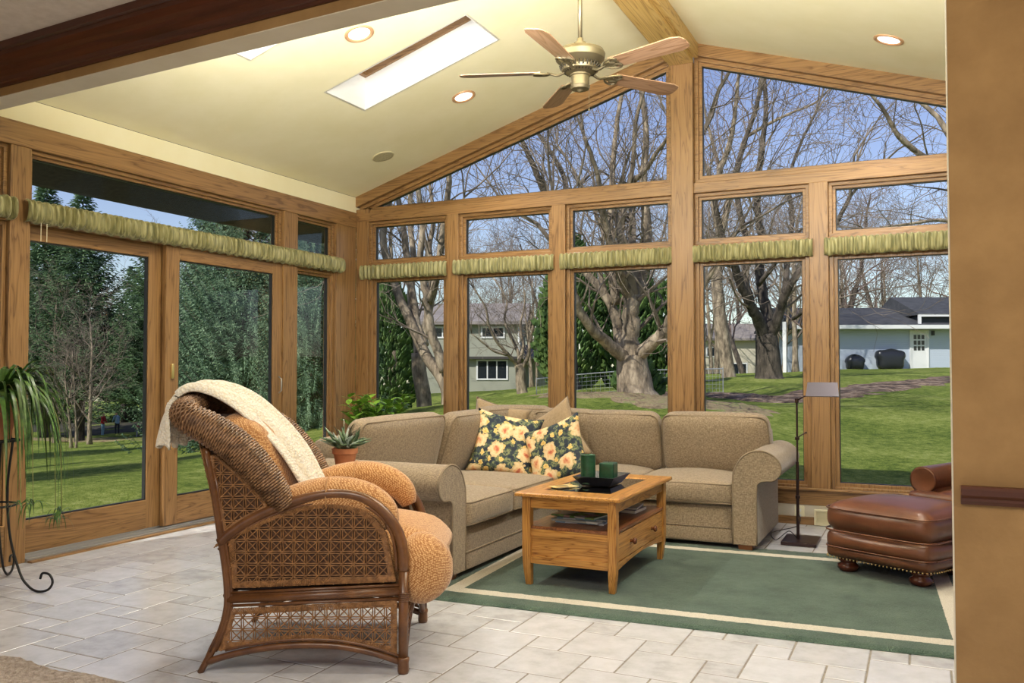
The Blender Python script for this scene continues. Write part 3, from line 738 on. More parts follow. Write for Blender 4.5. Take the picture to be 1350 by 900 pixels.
# ================================================================== COFFEE TABLE
def coffee_table():
    t = empty('coffee_table', (-1.72, 4.80, .017), label='oak coffee table with inset glass, shelf and drawer on the green rug', cat='coffee table')
    hx, hy, H = .30, .52, .503
    b = MB(); b.ring(rect(-hx,hx,-hy,hy), rect(-hx+.11,hx-.11,-hy+.17,hy-.17), lambda a, c, d: (a, c, d), H-.022, H)
    b.build('tabletop', WT['y'], t, bevel=.007, bseg=3)
    b = MB(); b.box(-hx+.11, hx-.11, -hy+.17, hy-.17, H-.012, H-.004); b.build('glass_inset', M_TGLASS, t)
    b = MB(); b.box(-hx+.105, hx-.105, -hy+.165, hy-.165, H-.026, H-.020); b.build('inset_backing', flat('inset_dark', (.03,.035,.03), .5), t)
    lx, ly = hx-.055, hy-.06
    for sx in (-1, 1):
        for sy in (-1, 1):
            b = MB(); w_ = .024; pts = [(0, .016), (.10, .022), (.17, .024), (H-.022, .024)]
            vs = []; 
            for z, r_ in pts:
                ox = -sx*(w_-r_)*.9 if True else 0; oy = -sy*(w_-r_)*.9
                vs += [(sx*lx-ox*-1+dx*r_, sy*ly+oy*1+dy*r_, z) for dx, dy in ((-1,-1),(1,-1),(1,1),(-1,1))]
            fs = [(0,3,2,1), tuple(range(12,16))]
            for i in range(3):
                for k in range(4): fs.append((i*4+k, i*4+(k+1) % 4, (i+1)*4+(k+1) % 4, (i+1)*4+k))
            b.add(vs, fs); b.build('leg', WT['z'], t, bevel=.003)
    for sx in (-1, 1): MB().box(sx*lx-.012, sx*lx+.012, -ly, ly, H-.085, H-.022).build('apron', WT['y'], t, bevel=.002)
    for sy in (-1, 1): MB().box(-lx, lx, sy*ly-.012, sy*ly+.012, H-.085, H-.022).build('apron', WT['x'], t, bevel=.002)
    b = MB(); b.box(-lx-.015, lx+.015, -ly-.012, ly+.012, .305, .322); b.build('shelf', WCH['y'], t, bevel=.003)
    for sy in (-1, 1):
        b = MB(); b.box(-lx, lx, sy*ly-.010, sy*ly+.010, .268, .305); b.box(-lx, lx, sy*ly-.001, sy*ly+.001, .15, .27); b.box(-lx, lx, sy*ly-.011, sy*ly+.011, .118, .157)
        b.build('end_panel', WT['x'], t, bevel=.002)
    b = MB(); b.box(-lx-.005, -lx+.01, -ly, ly, .12, .305); b.build('side_panel', WT['y'], t, bevel=.002)
    # arched lower rail on the drawer side
    n = 14; pl = [(-ly+.02, .155)]+[]
    arch = [(-ly+.02+(2*ly-.04)*i/n, .112+.026*math.sin(PI*i/n)) for i in range(n+1)]
    b = MB(); b.prism(arch+[(ly-.02,.155),(-ly+.02,.155)], lambda a, c, d: (lx+d, a, c), -.010, .012); b.build('lower_rail', WT['y'], t, bevel=.001)
    d_ = MB(); d_.box(lx-.006, lx+.012, -ly+.026, ly-.026, .158, .300); dr = d_.build('drawer', WT['y'], t, bevel=.004)
    for sy in (-1, 1):
        k = MB(); prof = [(.0,0),(.009,0),(.008,.008),(.007,.012),(.016,.018),(.019,.026),(.014,.033),(.0,.035)]
        k.lathe([(max(r_, .0005), z) for r_, z in prof], 16)
        kb = k.build('knob', noisy('walnut_knob', (.10,.03,.012), (.18,.06,.025), 20, .25), dr, smooth=True)
        kb.location = (lx+.012, sy*.20, .232); kb.rotation_euler = (0, R(90), 0)
coffee_table()

# tray, candles
def tray():
    t = empty('serving_tray', (-1.70, 4.80, .521), label='black square flared tray holding two dark green candles on the table', cat='tray')
    b = MB(); h0, h1, z1, th = .085, .125, .055, .009
    def q(h, z): return [(-h,-h*1.25,z),(h,-h*1.25,z),(h,h*1.25,z),(-h,h*1.25,z)]
    vs = q(h0,0)+q(h1,z1)+q(h1-th,z1)+q(h0-.004,.009)
    fs = [(0,3,2,1),(12,13,14,15)]
    for i in range(3):
        for k in range(4): fs.append((i*4+k, i*4+(k+1) % 4, (i+1)*4+(k+1) % 4, (i+1)*4+k))
    b.add(vs, fs); b.build('tray_body', flat('black_lacquer', (.012,.012,.016), .28), t, bevel=.002)
tray()
M_WAX = noisy('green_wax', (.006,.035,.016), (.012,.065,.03), 30, .28); M_WAX.node_tree.nodes['Principled BSDF'].inputs['Subsurface Weight'].default_value = .1
def candle(x, y, r_, h_, label, sq=False):
    t = empty('pillar_candle', (x, y, .531), label=label, cat='candle', group='candles in the tray')
    if sq:
        b = MB(); b.rbox((0,0,h_/2), (r_, r_, h_/2), .008, 10); b.build('wax', M_WAX, t, smooth=True)
    else:
        MB().lathe([(r_,0),(r_,h_-.002),(r_-.003,h_),(r_-.008,h_-.003),(.006,h_-.012),(.001,h_-.012)], 32).build('wax', M_WAX, t, auto=40)
    MB().tube([(0,0,h_-.014),(.001,0,h_+.004)], .0015, 5).build('wick', M_BLACK, t)
candle(-1.755, 4.72, .043, .165, 'tall round dark green candle at the front of the tray')
candle(-1.655, 4.79, .044, .118, 'shorter square dark green candle behind the round one', True)

# papers on the table top, magazines and books on the shelf
def cover(name, cols, scale, seed):
    m, nt, bs = newmat(name); v = coords(nt, (1,1,1)); mp = nt.nodes.new('ShaderNodeMapping'); mp.inputs['Location'].default_value = (seed, seed*.3, 0); nt.links.new(v, mp.inputs['Vector'])
    n = nd(nt, 'ShaderNodeTexVoronoi', Scale=scale); nt.links.new(mp.outputs[0], n.inputs['Vector'])
    sp = nt.nodes.new('ShaderNodeSeparateColor'); nt.links.new(n.outputs['Color'], sp.inputs[0])
    r_ = ramp(nt, [(i/len(cols), c) for i, c in enumerate(cols)], 'CONSTANT'); nt.links.new(sp.outputs[0], r_.inputs['Fac'])
    nt.links.new(r_.outputs['Color'], bs.inputs['Base Color']); bs.inputs['Roughness'].default_value = .3; return m
M_PAGE = noisy('page_edges', (.60,.56,.48), (.78,.74,.66), 3, .8, stretch=(1,1,300))
def mag(x, y, z, rz, w_, l_, th, cols, label, group, seed, name='magazine', cat='magazine'):
    t = empty(name, (x, y, z), rz, label=label, cat=cat, group=group)
    MB().box(-w_/2+.002, w_/2-.002, -l_/2+.002, l_/2-.002, .001, th-.001).build('pages', M_PAGE, t)
    b = MB(); b.box(-w_/2, w_/2, -l_/2, l_/2, th-.0015, th); b.box(-w_/2, w_/2, -l_/2, l_/2, 0, .0015); b.box(-w_/2, -w_/2+.0015, -l_/2, l_/2, 0, th)
    b.build('cover', cover('cover_%d' % seed, cols, 16, seed), t)
    return t
gm = 'magazines stacked on the shelf of the coffee table'
z = .3225
labs = ['white magazine at the bottom of the shelf stack', 'grey blue magazine second from the bottom of the stack', 'pale magazine in the middle of the shelf stack',
        'slim white magazine just below the top of the stack', 'green and white magazine on top of the shelf stack']
cl = [[(.6,.58,.5),(.5,.45,.35)], [(.2,.3,.4),(.6,.6,.6)], [(.65,.65,.6),(.4,.4,.35)], [(.7,.72,.72),(.25,.4,.5)], [(.16,.34,.08),(.8,.82,.8),(.35,.55,.18),(.7,.45,.4)]]
for i in range(5):
    th = [.014,.010,.012,.007,.009][i]
    mag(-1.73+[0,.006,-.008,.01,-.02][i], 4.58+[0,.01,-.006,.012,.02][i], z, R([88,92,86,95,80][i]), .21, .28, th, cl[i], labs[i], gm, 11+i); z += th+.0005
z = .3225; gb = 'books stacked on the shelf behind the magazines'
for i in range(3):
    th = [.016,.02,.014][i]
    mag(-1.61+[0,.004,-.005][i], 5.02+[0,.005,.01][i], z, R([4,-3,6][i]), .15, .20, th, [[(.3,.35,.4),(.55,.55,.5)],[(.03,.035,.05),(.06,.06,.09)],[(.05,.07,.13),(.12,.13,.14)]][i],
        ['pale paperback at the bottom of the back stack', 'dark book in the middle of the back stack', 'blue black book on top of the back stack'][i], gb, 31+i, 'book', 'book'); z += th+.0005
t = mag(-1.86, 4.60, .5208, R(-28), .10, .15, .003, [(.65,.42,.10),(.75,.6,.3),(.15,.12,.08)], 'small golden printed booklet lying flat beside the tray', None, 41, 'booklet', 'booklet')

# ================================================================== RUG
def rug():
    t = empty('area_rug', (0,0,0), R(0), label='dark green rug with a cream border line under the coffee table', cat='rug')
    x0, x1, y0, y1 = -2.50, .295, 3.96, 5.84
    m, nt, bs = newmat('rug_pile'); v = coords(nt)
    sx = nt.nodes.new('ShaderNodeSeparateXYZ'); 
    wn = nd(nt, 'ShaderNodeTexNoise', Scale=60, Detail=2); nt.links.new(v, wn.inputs['Vector'])
    va = nd(nt, 'ShaderNodeVectorMath', operation='MULTIPLY_ADD'); va.inputs[1].default_value = (.012,.012,0); nt.links.new(wn.outputs['Color'], va.inputs[0]); nt.links.new(v, va.inputs[2]); nt.links.new(va.outputs[0], sx.inputs[0])
    def M_(op, a, b=None, c=None):
        n = nd(nt, 'ShaderNodeMath', operation=op)
        for i, q in enumerate((a, b, c)):
            if q is None: continue
            if isinstance(q, (int, float)): n.inputs[i].default_value = q
            else: nt.links.new(q, n.inputs[i])
        return n.outputs[0]
    cx, cy = (x0+x1)/2, (y0+y1)/2
    dx = M_('SUBTRACT', (x1-x0)/2, M_('ABSOLUTE', M_('SUBTRACT', sx.outputs[0], cx))); dy = M_('SUBTRACT', (y1-y0)/2, M_('ABSOLUTE', M_('SUBTRACT', sx.outputs[1], cy)))
    e = M_('MINIMUM', dx, dy)
    band = M_('MULTIPLY', M_('GREATER_THAN', e, .14), M_('LESS_THAN', e, .225))
    n = nd(nt, 'ShaderNodeTexNoise', Scale=5, Detail=8, Roughness=.7); nt.links.new(v, n.inputs['Vector'])
    n3 = nd(nt, 'ShaderNodeTexNoise', Scale=160, Detail=2); nt.links.new(v, n3.inputs['Vector'])
    g1 = ramp(nt, [(.38, (.028,.053,.041)), (.62, (.080,.120,.092))]); nt.links.new(M_('MULTIPLY_ADD', n3.outputs['Fac'], .4, M_('MULTIPLY', n.outputs['Fac'], .6)), g1.inputs['Fac'])
    g2 = ramp(nt, [(.3, (.50,.45,.36)), (.7, (.66,.61,.52))]); nt.links.new(n3.outputs['Fac'], g2.inputs['Fac'])
    mx = nd(nt, 'ShaderNodeMix', data_type='RGBA'); nt.links.new(band, mx.inputs['Factor']); nt.links.new(g1.outputs['Color'], mx.inputs[6]); nt.links.new(g2.outputs['Color'], mx.inputs[7])
    nt.links.new(mx.outputs[2], bs.inputs['Base Color']); bs.inputs['Roughness'].default_value = 1; bs.inputs['Specular IOR Level'].default_value = .1; bs.inputs['Sheen Weight'].default_value = .2
    bump(nt, bs, n3.outputs['Fac'], .8, .008)
    b = MB(); nx, ny = 120, 90; rr = random.Random(5)
    def fn(u, vv):
        x = x0+(x1-x0)*u; y = y0+(y1-y0)*vv; ed = min(x-x0, x1-x, y-y0, y1-y)
        return (x, y, .0015+ .016*min(1, ed/.02)**.5+ (rr.random()-.5)*.0022*(ed > .001))
    t.location = (cx, cy, 0); t.rotation_euler = (0, 0, R(3.2))
    b.grid(fn, nx, ny); pl_ = b.build('pile', m, t, smooth=True); pl_.location = (-cx, -cy, 0)
    b = MB(); b.box(x0+.004, x1-.004, y0+.004, y1-.004, .0005, .003); b.build('backing', flat('rug_backing', (.12,.12,.1), .9), t).location = (-cx, -cy, 0)
rug()
b = MB(); rr = random.Random(2)
b.grid(lambda u, v: (-4.6+2.9*u, -.2+2.56*v-.015*math.sin(u*40)*v+ (rr.random()-.5)*.012*(v>.98), .012*min(1, (1-v)/.01+.1)+rr.random()*.009), 150, 150)
o = b.build('shag_rug', noisy('beige_shag', (.30,.24,.19), (.52,.44,.37), 45, 1, bmp=1, bscale=90, bd=.02), smooth=True)
tag(o, 'beige shaggy rug at the bottom left corner', 'rug')

# ================================================================== OTTOMAN AND LEATHER ARMCHAIR
def bun_foot(name, x, y, t, h_=.075, r_=.062):
    return MB().lathe([(r_*.55,0),(r_*.8,.006),(r_,h_*.3),(r_*.97,h_*.5),(r_*.7,h_*.68),(r_*.72,h_*.78),(r_*.9,h_*.84),(r_*.88,h_),(r_*.4,h_)], 24, (x, y, 0)).build(name, noisy('dark_cherry', (.06,.014,.008), (.10,.025,.012), 12, .2), t, smooth=True)
def ottoman():
    t = empty('leather_ottoman', (-.125, 5.50, .017), R(-27), label='brown leather ottoman with bun feet and nailhead trim on the rug', cat='ottoman')
    hx, hy = .315, .30
    b = MB(); b.rbox((0,0,.315), (hx, hy, .085), .075, 16, (.02,.02,.035)); c = b.build('cushion_top', M_LEATH, t, smooth=True)
    def loop(r_in, z, rad, r_, puff=.012):
        pts = []
        for (sx, sy, a0) in [(1,1,0), (-1,1,90), (-1,-1,180), (1,-1,270)]:
            for i in range(7):
                a = R(a0+15*i); pts.append(Vector((sx*(hx-r_in-rad)+rad*math.cos(a), sy*(hy-r_in-rad)+rad*math.sin(a), z)))
        out = []
        for i in range(len(pts)):
            p, q = pts[i], pts[(i+1) % len(pts)]
            for k in range(4):
                s_ = p.lerp(q, k/4); m_ = 1+puff*(1-min(1, abs(s_.x)/hx)**2 if abs(s_.y) > hy*.8 else 1-min(1, abs(s_.y)/hy)**2)*2; out.append(Vector((s_.x*m_, s_.y*m_, z)))
        b = MB(); b.tube(out, r_, 6, closed=True); return b
    loop(-.004, .368, .075, .0045).build('piping', M_LEATH, c, smooth=True)
    loop(-.006, .245, .075, .005).build('piping', M_LEATH, c, smooth=True)
    b = MB(); b.rbox((0,0,.185), (hx-.006, hy-.006, .062), .05, 14, (.03,.03,.0)); b.rbox((0,0,.125), (hx-.008, hy-.008, .042), .035, 14, (.025,.025,0)); b.build('boxing', M_LEATH, t, smooth=True)
    loop(-.004, .150, .07, .0045, .02).build('piping', M_LEATH, t, smooth=True)
    b = MB(); n = 74; per = []
    for (sx, sy, a0) in [(1,1,0), (-1,1,90), (-1,-1,180), (1,-1,270)]:
        for i in range(5):
            a = R(a0+22.5*i); per.append(Vector((sx*(hx-.06)+.058*math.cos(a), sy*(hy-.06)+.058*math.sin(a), .09)))
    tot = [0]; 
    for i in range(len(per)): tot.append(tot[-1]+(per[(i+1) % len(per)]-per[i]).length)
    for k in range(110):
        s_ = tot[-1]*k/110; i = max(j for j in range(len(per)) if tot[j] <= s_); p = per[i].lerp(per[(i+1) % len(per)], (s_-tot[i])/max(1e-6, tot[i+1]-tot[i]))
        m_ = 1+.045*(1-min(1, abs(p.x)/hx)**2 if abs(p.y) > hy*.8 else 1-min(1, abs(p.y)/hy)**2)
        b.rbox((p.x*m_, p.y*m_, p.z), (.0055,.0055,.0055), .0055, 3)
    o = b.build('nailheads', M_NAIL, t, smooth=True); o['kind'] = 'stuff'
    for x in (-.215, .215):
        for y in (-.20, .20): bun_foot('foot', x, y, t)
ottoman()
def armchair():
    t = empty('leather_armchair', (.47, 6.30, .0), R(-27), label='brown leather armchair with rolled arm half hidden behind the pier', cat='armchair')
    b = MB(); b.rbox((0,0,.17), (.35,.33,.11), .03, 8); b.build('base', M_LEATH, t, smooth=True)
    b = MB(); b.rbox((0,-.05,.34), (.30,.34,.075), .055, 12, (.01,.02,.03)); b.rbox((0,-.37,.345), (.44,.05,.07), .045, 10); b.build('seat_cushion', M_LEATH, t, smooth=True)
    for s_ in (-1, 1):
        b = MB(); b.rbox((s_*.355,.0,.26), (.06,.32,.20), .03, 8); b.tube([(s_*.37,-.33,.475), (s_*.37,.3,.475)], .088, 20)
        o = b.build('arm', M_LEATH, t, smooth=False, auto=50)
        b = MB(); b.lathe([(.088,0),(.075,.006),(.07,.003),(.02,.006),(.001,.003)], 24); q = b.build('arm_front', M_LEATH, o, smooth=True); q.location = (s_*.37,-.33,.475); q.rotation_euler = (R(90),0,0)
    b = MB(); b.rbox((0,.27,.58), (.33,.10,.30), .09, 12, (0,.03,.02)); b.build('backrest', M_LEATH, t, smooth=True)
    for x in (-.3,.3):
        for y in (-.27,.27): bun_foot('foot', x, y, t, .065, .045)
armchair()

# ================================================================== FLOOR LAMP
def lamp():
    t = empty('floor_lamp', (-.79, 6.24, 0), R(0), label='slim dark pharmacy floor lamp with a tent shaped shade beside the sofa arm', cat='floor lamp')
    mbz = flat('dark_bronze', (.055,.032,.030), .35, .8)
    b = MB(); b.rbox((.02,0,.014), (.115,.155,.013), .006, 4); b.build('base', mbz, t, bevel=.003)
    b = MB(); b.tube([(0,0,.02),(0,0,.55)], .0105, 12); b.tube([(0,0,.55),(0,0,.985)], .007, 12); b.tube([(0,0,.30),(0,0,.32)], .016, 12); b.tube([(0,0,.70),(0,0,.72)], .015, 12); b.tube([(0,0,.955),(0,0,.985)], .013, 12)
    b.build('pole', mbz, t, auto=40)
    b = MB(); b.tube([(0,0,.97),(.05,-.005,1.0),(.15,-.01,1.035)], .005, 8); b.build('arm', mbz, t, smooth=True)
    b = MB(); b.tube([(0,0,.715),(.03,-.005,.735),(.055,-.008,.75)], .004, 6); b.lathe([(.001,0),(.008,.002),(.008,.012),(.001,.014)], 10, (.058,-.008,.745)); b.build('switch', mbz, t, smooth=True)
    sh = MB(); prof = [(-.125,-.055),(-.025,.035),(.025,.035),(.125,-.055)]
    prof = [(-.10,-.05),(-.012,.042),(.012,.042),(.10,-.05)]
    pr2 = [(a*.96, b_-.004) for a, b_ in prof]
    sh.prism(prof+pr2[::-1], lambda a, b_, d: (d*(1-.9*(b_+.05)), a, b_), -.105, .105); sh.cur = 1
    end = [(-.095,-.049),(-.012,.038),(.012,.038),(.095,-.049)]
    for e in (-.1045, .101): sh.prism(end, lambda a, b_, d: (d*(1-.9*(b_+.05)), a, b_), e, e+.0035)
    o = sh.build('lamp_shade', [flat('shade_metal', (.10,.09,.115), .38, .5), flat('shade_end', (.45,.42,.38), .5, .2)], t); o.location = (.17,-.01,1.055); o.rotation_euler = (0,0,R(4))
    b = MB(); b.lathe([(.012,0),(.028,-.02),(.03,-.05),(.001,-.06)], 14, (.17,-.01,1.07)); b.build('bulb', M_WHITE, t, smooth=True)
lamp()
b = MB(); b.tube(catmull([(-.80,6.25,.03),(-.86,6.30,.06),(-.93,6.20,.012),(-1.0,6.5,.006),(-.88,6.80,.006),(-.86,6.93,.03),(-.87,6.963,.07)], 8), .003, 6)
tag(b.build('power_cord', M_BLACK, smooth=True), 'thin dark power cord trailing from the floor lamp to the wall', 'cord')
t = empty('wall_outlet', (-.87, YB-.001, .085), label='beige wall outlet low beside the floor lamp', cat='outlet')
b = MB(); b.rbox((0,-.004,0), (.036,.005,.057), .003, 4); b.build('cover_plate', M_TRIMP, t, bevel=.001)
for z in (-.02,.02): MB().box(-.013,.013,-.0105,-.009,z-.012,z+.012).build('socket', M_WHITE, t, bevel=.002)
t = empty('floor_vent', (-.66, YB-.02, .0), label='white louvred baseboard vent under the right window', cat='vent')
b = MB(); b.ring(rect(-.10,.10,.005,.125), rect(-.085,.085,.02,.11), lambda a, c, d: (a, d, c), -.02, .0); b.build('vent_frame', M_TRIMP, t, bevel=.002)
b = MB()
for i in range(7): b.box(-.086,.086,-.014,-.004,.024+i*.0125,.030+i*.0125)
b.box(-.086,.086,-.002,.0,.02,.11); b.build('louvres', M_TRIMP, t)
# ================================================================== WICKER CHAIR
def clip_line(poly, p, d):
    """parameter intervals of the line p + t d inside polygon"""
    ts = []
    n = len(poly)
    for i in range(n):
        a, b = poly[i], poly[(i+1) % n]; ex, ey = b[0]-a[0], b[1]-a[1]
        den = d[0]*ey-d[1]*ex
        if abs(den) < 1e-9: continue
        t_ = ((a[0]-p[0])*ey-(a[1]-p[1])*ex)/den; s_ = ((a[0]-p[0])*d[1]-(a[1]-p[1])*d[0])/den
        if 0 <= s_ < 1: ts.append(t_)
    ts.sort(); return [(ts[i], ts[i+1]) for i in range(0, len(ts)-1, 2)]
def star_weave(b, poly, fn, pitch, off, seed=0, r_=.0024):
    rr = random.Random(seed)
    x0, x1 = min(p[0] for p in poly), max(p[0] for p in poly); y0, y1 = min(p[1] for p in poly), max(p[1] for p in poly)
    def rods(p0, d, step, cnt, lift, pair):
        for i in range(cnt):
            for s_ in pair:
                p = (p0[0]+step[0]*i+s_*(-d[1]), p0[1]+step[1]*i+s_*d[0])
                for a, c in clip_line(poly, p, d):
                    if c-a < .01: continue
                    n = max(2, int((c-a)/(pitch*.5))); pts = []
                    for k in range(n+1):
                        t_ = a+(c-a)*k/n; pts.append(fn(p[0]+d[0]*t_+(rr.random()-.5)*.0015, p[1]+d[1]*t_+(rr.random()-.5)*.0015, off+lift+.0022*math.cos(PI*k+i*PI)))
                    b.tube(pts, r_, 4, cap=False)
    nx = int((x1-x0)/pitch)+2; ny = int((y1-y0)/pitch)+2; pr = (-.0042, .0042)
    rods((x0, y0), (0,1), (pitch,0), nx, 0, pr); rods((x0, y0), (1,0), (0,pitch), ny, .002, pr)
    q = 2**-.5; nd_ = nx+ny
    rods((x0-ny*pitch, y0), (q,q), (pitch,0), nd_+1, .004, (0,)); rods((x0, y0), (-q,q), (pitch,0), nd_+1, -.002, (0,))
def wicker_chair():
    A = (-2.585, 2.584); rz = math.atan2(.4199,.9076); Wd = .68
    t = empty('wicker_armchair', (A[0], A[1], 0), rz, label='brown woven wicker armchair with apricot cushions in the foreground', cat='armchair')
    rear = [(0,0),(.045,.085),(.085,.17),(.105,.255),(.104,.34),(.095,.418),(.080,.51),(.066,.60),(.05,.70),(.03,.80),(.012,.88)]
    armp = [(.073,.507),(.115,.545),(.18,.590),(.252,.627),(.33,.658),(.402,.680),(.48,.696),(.552,.70),(.62,.69),(.672,.668),(.72,.63),(.763,.575),(.785,.53),(.797,.47),(.80,.40)]
    arch = [(.028,.042),(.10,.064),(.18,.083),(.27,.098),(.36,.106),(.45,.108),(.54,.104),(.63,.090),(.71,.070),(.785,.045)]
    for side, y in (('near', 0), ('far', Wd)):
        sg = -1 if y == 0 else 1
        S = lambda a, z, d=0: Vector((a, y+sg*d, z))
        fr = MB()
        fr.tube([S(*p) for p in catmull([(a,z,0) for a,z in rear],3) for p in [(p.x,p.y)]], .015, 10)
        b = MB(); b.tube([S(p.x, p.y) for p in catmull([(a,z,0) for a,z in rear], 3)], [.013 if i < 3 else .016 for i in range(len(catmull([(a,z,0) for a,z in rear], 3)))], 10)
        b.tube([S(a+.017, z, .004) for a, z in rear[1:-1]], .007, 8); b.tube([S(a-.002, z, .012) for a, z in rear[1:]], .006, 8)
        b.build('rear_leg', M_RATTAN, t, smooth=True)
        b = MB(); b.tube([S(.80,.40), S(.80,.02)], .0195, 14); b.lathe([(.020,0),(.023,.01),(.022,.045),(.024,.05),(.024,.06),(.02,.064)], 16, (.80, y, 0)); 
        for z in (.285,.292,.299,.306,.313): b.tube([(.80+.0205*math.cos(2*PI*k/14), y+.0205*math.sin(2*PI*k/14), z) for k in range(14)], .0035, 5, closed=True)
        b.build('front_leg', M_RATTAN, t, smooth=True)
        b = MB(); ap = catmull([(a,z,0) for a,z in armp], 4)
        b.tube([S(p.x, p.y, 0) for p in ap], .0215, 12); b.tube([S(p.x-.004, p.y-.026, .004) if p.x < .75 else S(p.x-.028, p.y, .004) for p in ap], .007, 8)
        b.build('arm_rail', M_RATTAN, t, smooth=True)
        # inner piping rods and rails
        b = MB()
        b.tube([S(.105,.285), S(.80,.318)], .017, 10); b.tube([S(.12,.312,.006), S(.785,.345,.006)], .006, 8); b.tube([S(.12,.262,.006), S(.785,.292,.006)], .006, 8)
        b.tube([S(p.x, p.y) for p in catmull([(a,z,0) for a,z in arch], 4)], .014, 10)
        b.tube([S(p.x, p.y+.024, .006) for p in catmull([(a,z,0) for a,z in arch[1:]], 4)], .006, 8)
        b.build('side_rail', M_RATTAN, t, smooth=True)
        # woven panels
        up = [(.118,.33),(.77,.357)]+[(a-.03,z-.03) for a, z in armp[::-1] if a < .79 and z > .54]+[(.105,.53),(.118,.42)]
        lo = [(.072,.085),(.118,.25),(.775,.285),(.775,.075)]+[(a,z+.018) for a, z in arch[::-1][1:-2]]
        wing = [(.088,.545),(.068,.66),(.045,.77),(.03,.85),(.055,.855),(.12,.80),(.19,.74),(.25,.68),(.262,.645),(.18,.603)]
        for k, (pl, nm) in enumerate(((up,'side_panel'), (lo,'lower_panel'), (wing,'wing_panel'))):
            b = MB(); star_weave(b, pl, lambda a, z, d: S(a, z, d), .047, .004, 5+k, .0024)
            o = b.build(nm, M_CANE, t, smooth=True)
            # wrapped border
            def border(poly, wdt, pitch=.0052):
                bb = MB(); n = len(poly); ip = inset(poly, wdt) ; 
                ar = sum(poly[i][0]*poly[(i+1) % n][1]-poly[(i+1) % n][0]*poly[i][1] for i in range(n))
                if ar < 0: ip = inset(poly, -wdt)
                for i in range(n):
                    p, q, ipp, iq = poly[i], poly[(i+1) % n], ip[i], ip[(i+1) % n]
                    L_ = math.hypot(q[0]-p[0], q[1]-p[1]); m_ = max(1, int(L_/pitch))
                    for k2 in range(m_):
                        f = (k2+.5)/m_; a = (p[0]+(q[0]-p[0])*f, p[1]+(q[1]-p[1])*f); c = (ipp[0]+(iq[0]-ipp[0])*f, ipp[1]+(iq[1]-ipp[1])*f)
                        bb.tube([S(*a, .003), S((a[0]+c[0])/2, (a[1]+c[1])/2, .009), S(*c, .003)], .0026, 4, cap=False)
                return bb
            border(pl, .024 if nm != 'wing_panel' else .014).build('wrapped_border', M_CANE, o, smooth=True)
            if nm != 'lower_panel':
                b = MB(); b.prism(pl, lambda a, z, d: S(a, z, d), -.006, -.002); b.build('backing', M_CANED, o)
    # woven roll: from near arm over the top of the back to the far arm
    roll = [(.335,.0,.655,.034),(.305,-.008,.695,.046),(.262,-.014,.755,.055),(.20,-.016,.828,.060),(.125,-.016,.897,.062),(.035,-.014,.955,.060),(-.045,-.006,.992,.056),(-.088,.035,1.015,.052),
            (-.10,.12,1.03,.05),(-.105,.22,1.045,.05),(-.105,.34,1.05,.05)]
    full = roll+[(a, Wd-y, z, r_) for a, y, z, r_ in roll[::-1][1:]]
    pts = catmull([p[:3] for p in full], 6); rad = []
    for i in range(len(full)-1): rad += [full[i][3]+(full[i+1][3]-full[i][3])*k/6 for k in range(6)]
    rad.append(full[-1][3])
    b = MB(); b.tube(pts, rad, 20); core = b.build('woven_roll', M_CANED, t, smooth=True)
    # weave: longitudinal spokes and wound strands
    b = MB(); L_ = [0]
    for i in range(1, len(pts)): L_.append(L_[-1]+(pts[i]-pts[i-1]).length)
    fr_ = []; ref = None
    for i, p in enumerate(pts):
        tt = (pts[min(i+1, len(pts)-1)]-pts[max(i-1,0)]).normalized()
        if ref is None: ref = Vector((0,0,1))
        a = (ref-tt*ref.dot(tt)).normalized(); ref = a; fr_.append((p, a, tt.cross(a), tt))
    def at_s(s_):
        i = 0
        s_ = max(0, min(L_[-1]-1e-6, s_))
        lo_, hi_ = 0, len(L_)-1
        while hi_-lo_ > 1:
            m_ = (lo_+hi_)//2
            if L_[m_] <= s_: lo_ = m_
            else: hi_ = m_
        f = (s_-L_[lo_])/(L_[hi_]-L_[lo_]); A_, B_ = fr_[lo_], fr_[hi_]
        return A_[0].lerp(B_[0], f), A_[1].lerp(B_[1], f).normalized(), A_[2].lerp(B_[2], f).normalized(), rad[lo_]*(1-f)+rad[hi_]*f
    ns = 26
    step = .0098; cnt = int(L_[-1]/step)
    for i in range(cnt):
        c, a, b2, r_ = at_s(i*step); ring = []
        for k in range(ns):
            q = 2*PI*k/ns; rr2 = r_+.001+.0042*math.cos(PI*k+PI*i)
            ring.append(c+(a*math.cos(q)+b2*math.sin(q))*rr2)
        b.tube(ring, .0044, 5, closed=True)
    b.build('woven_strands', noisy('roll_strands', (.09,.045,.02), (.30,.165,.08), 30, .42, detail=4), core, smooth=True)
    # back shell behind the cushions
    def shell(u, v):
        z = .30+.72*v; x = .125-.04*math.sin(v*3)-.17*v*v+ -.06*math.sin(PI*u)*(.4+.6*v)
        return (x, .02+(Wd-.04)*u, z)
    b = MB(); b.grid(shell, 16, 12); bk = b.build('back_panel', M_CANED, t, smooth=True)
    b = MB()
    for i in range(27): b.tube([Vector(shell(i/26, k/12))+Vector((-.004,0,0)) for k in range(13)], .0035, 4, cap=False)
    for k in range(60): b.tube([Vector(shell(i/26, k/59))+Vector((-.005-.003*(-1)**(i+k),0,0)) for i in range(27)], .0035, 4, cap=False)
    b.build('back_weave', M_CANE, bk, smooth=True)
    # front apron
    F = lambda a, z, d: Vector((.80+d, a, z))
    ar2 = [(.02,.06),(.06,.10),(.12,.15),(.20,.19),(.34,.205),(.48,.19),(.56,.15),(.62,.10),(.66,.06)]
    b = MB(); b.tube([F(p.x, p.y, 0) for p in catmull([(a,z,0) for a,z in ar2], 4)], .014, 10); b.tube([F(.0,.335,0), F(Wd,.335,0)], .015, 10)
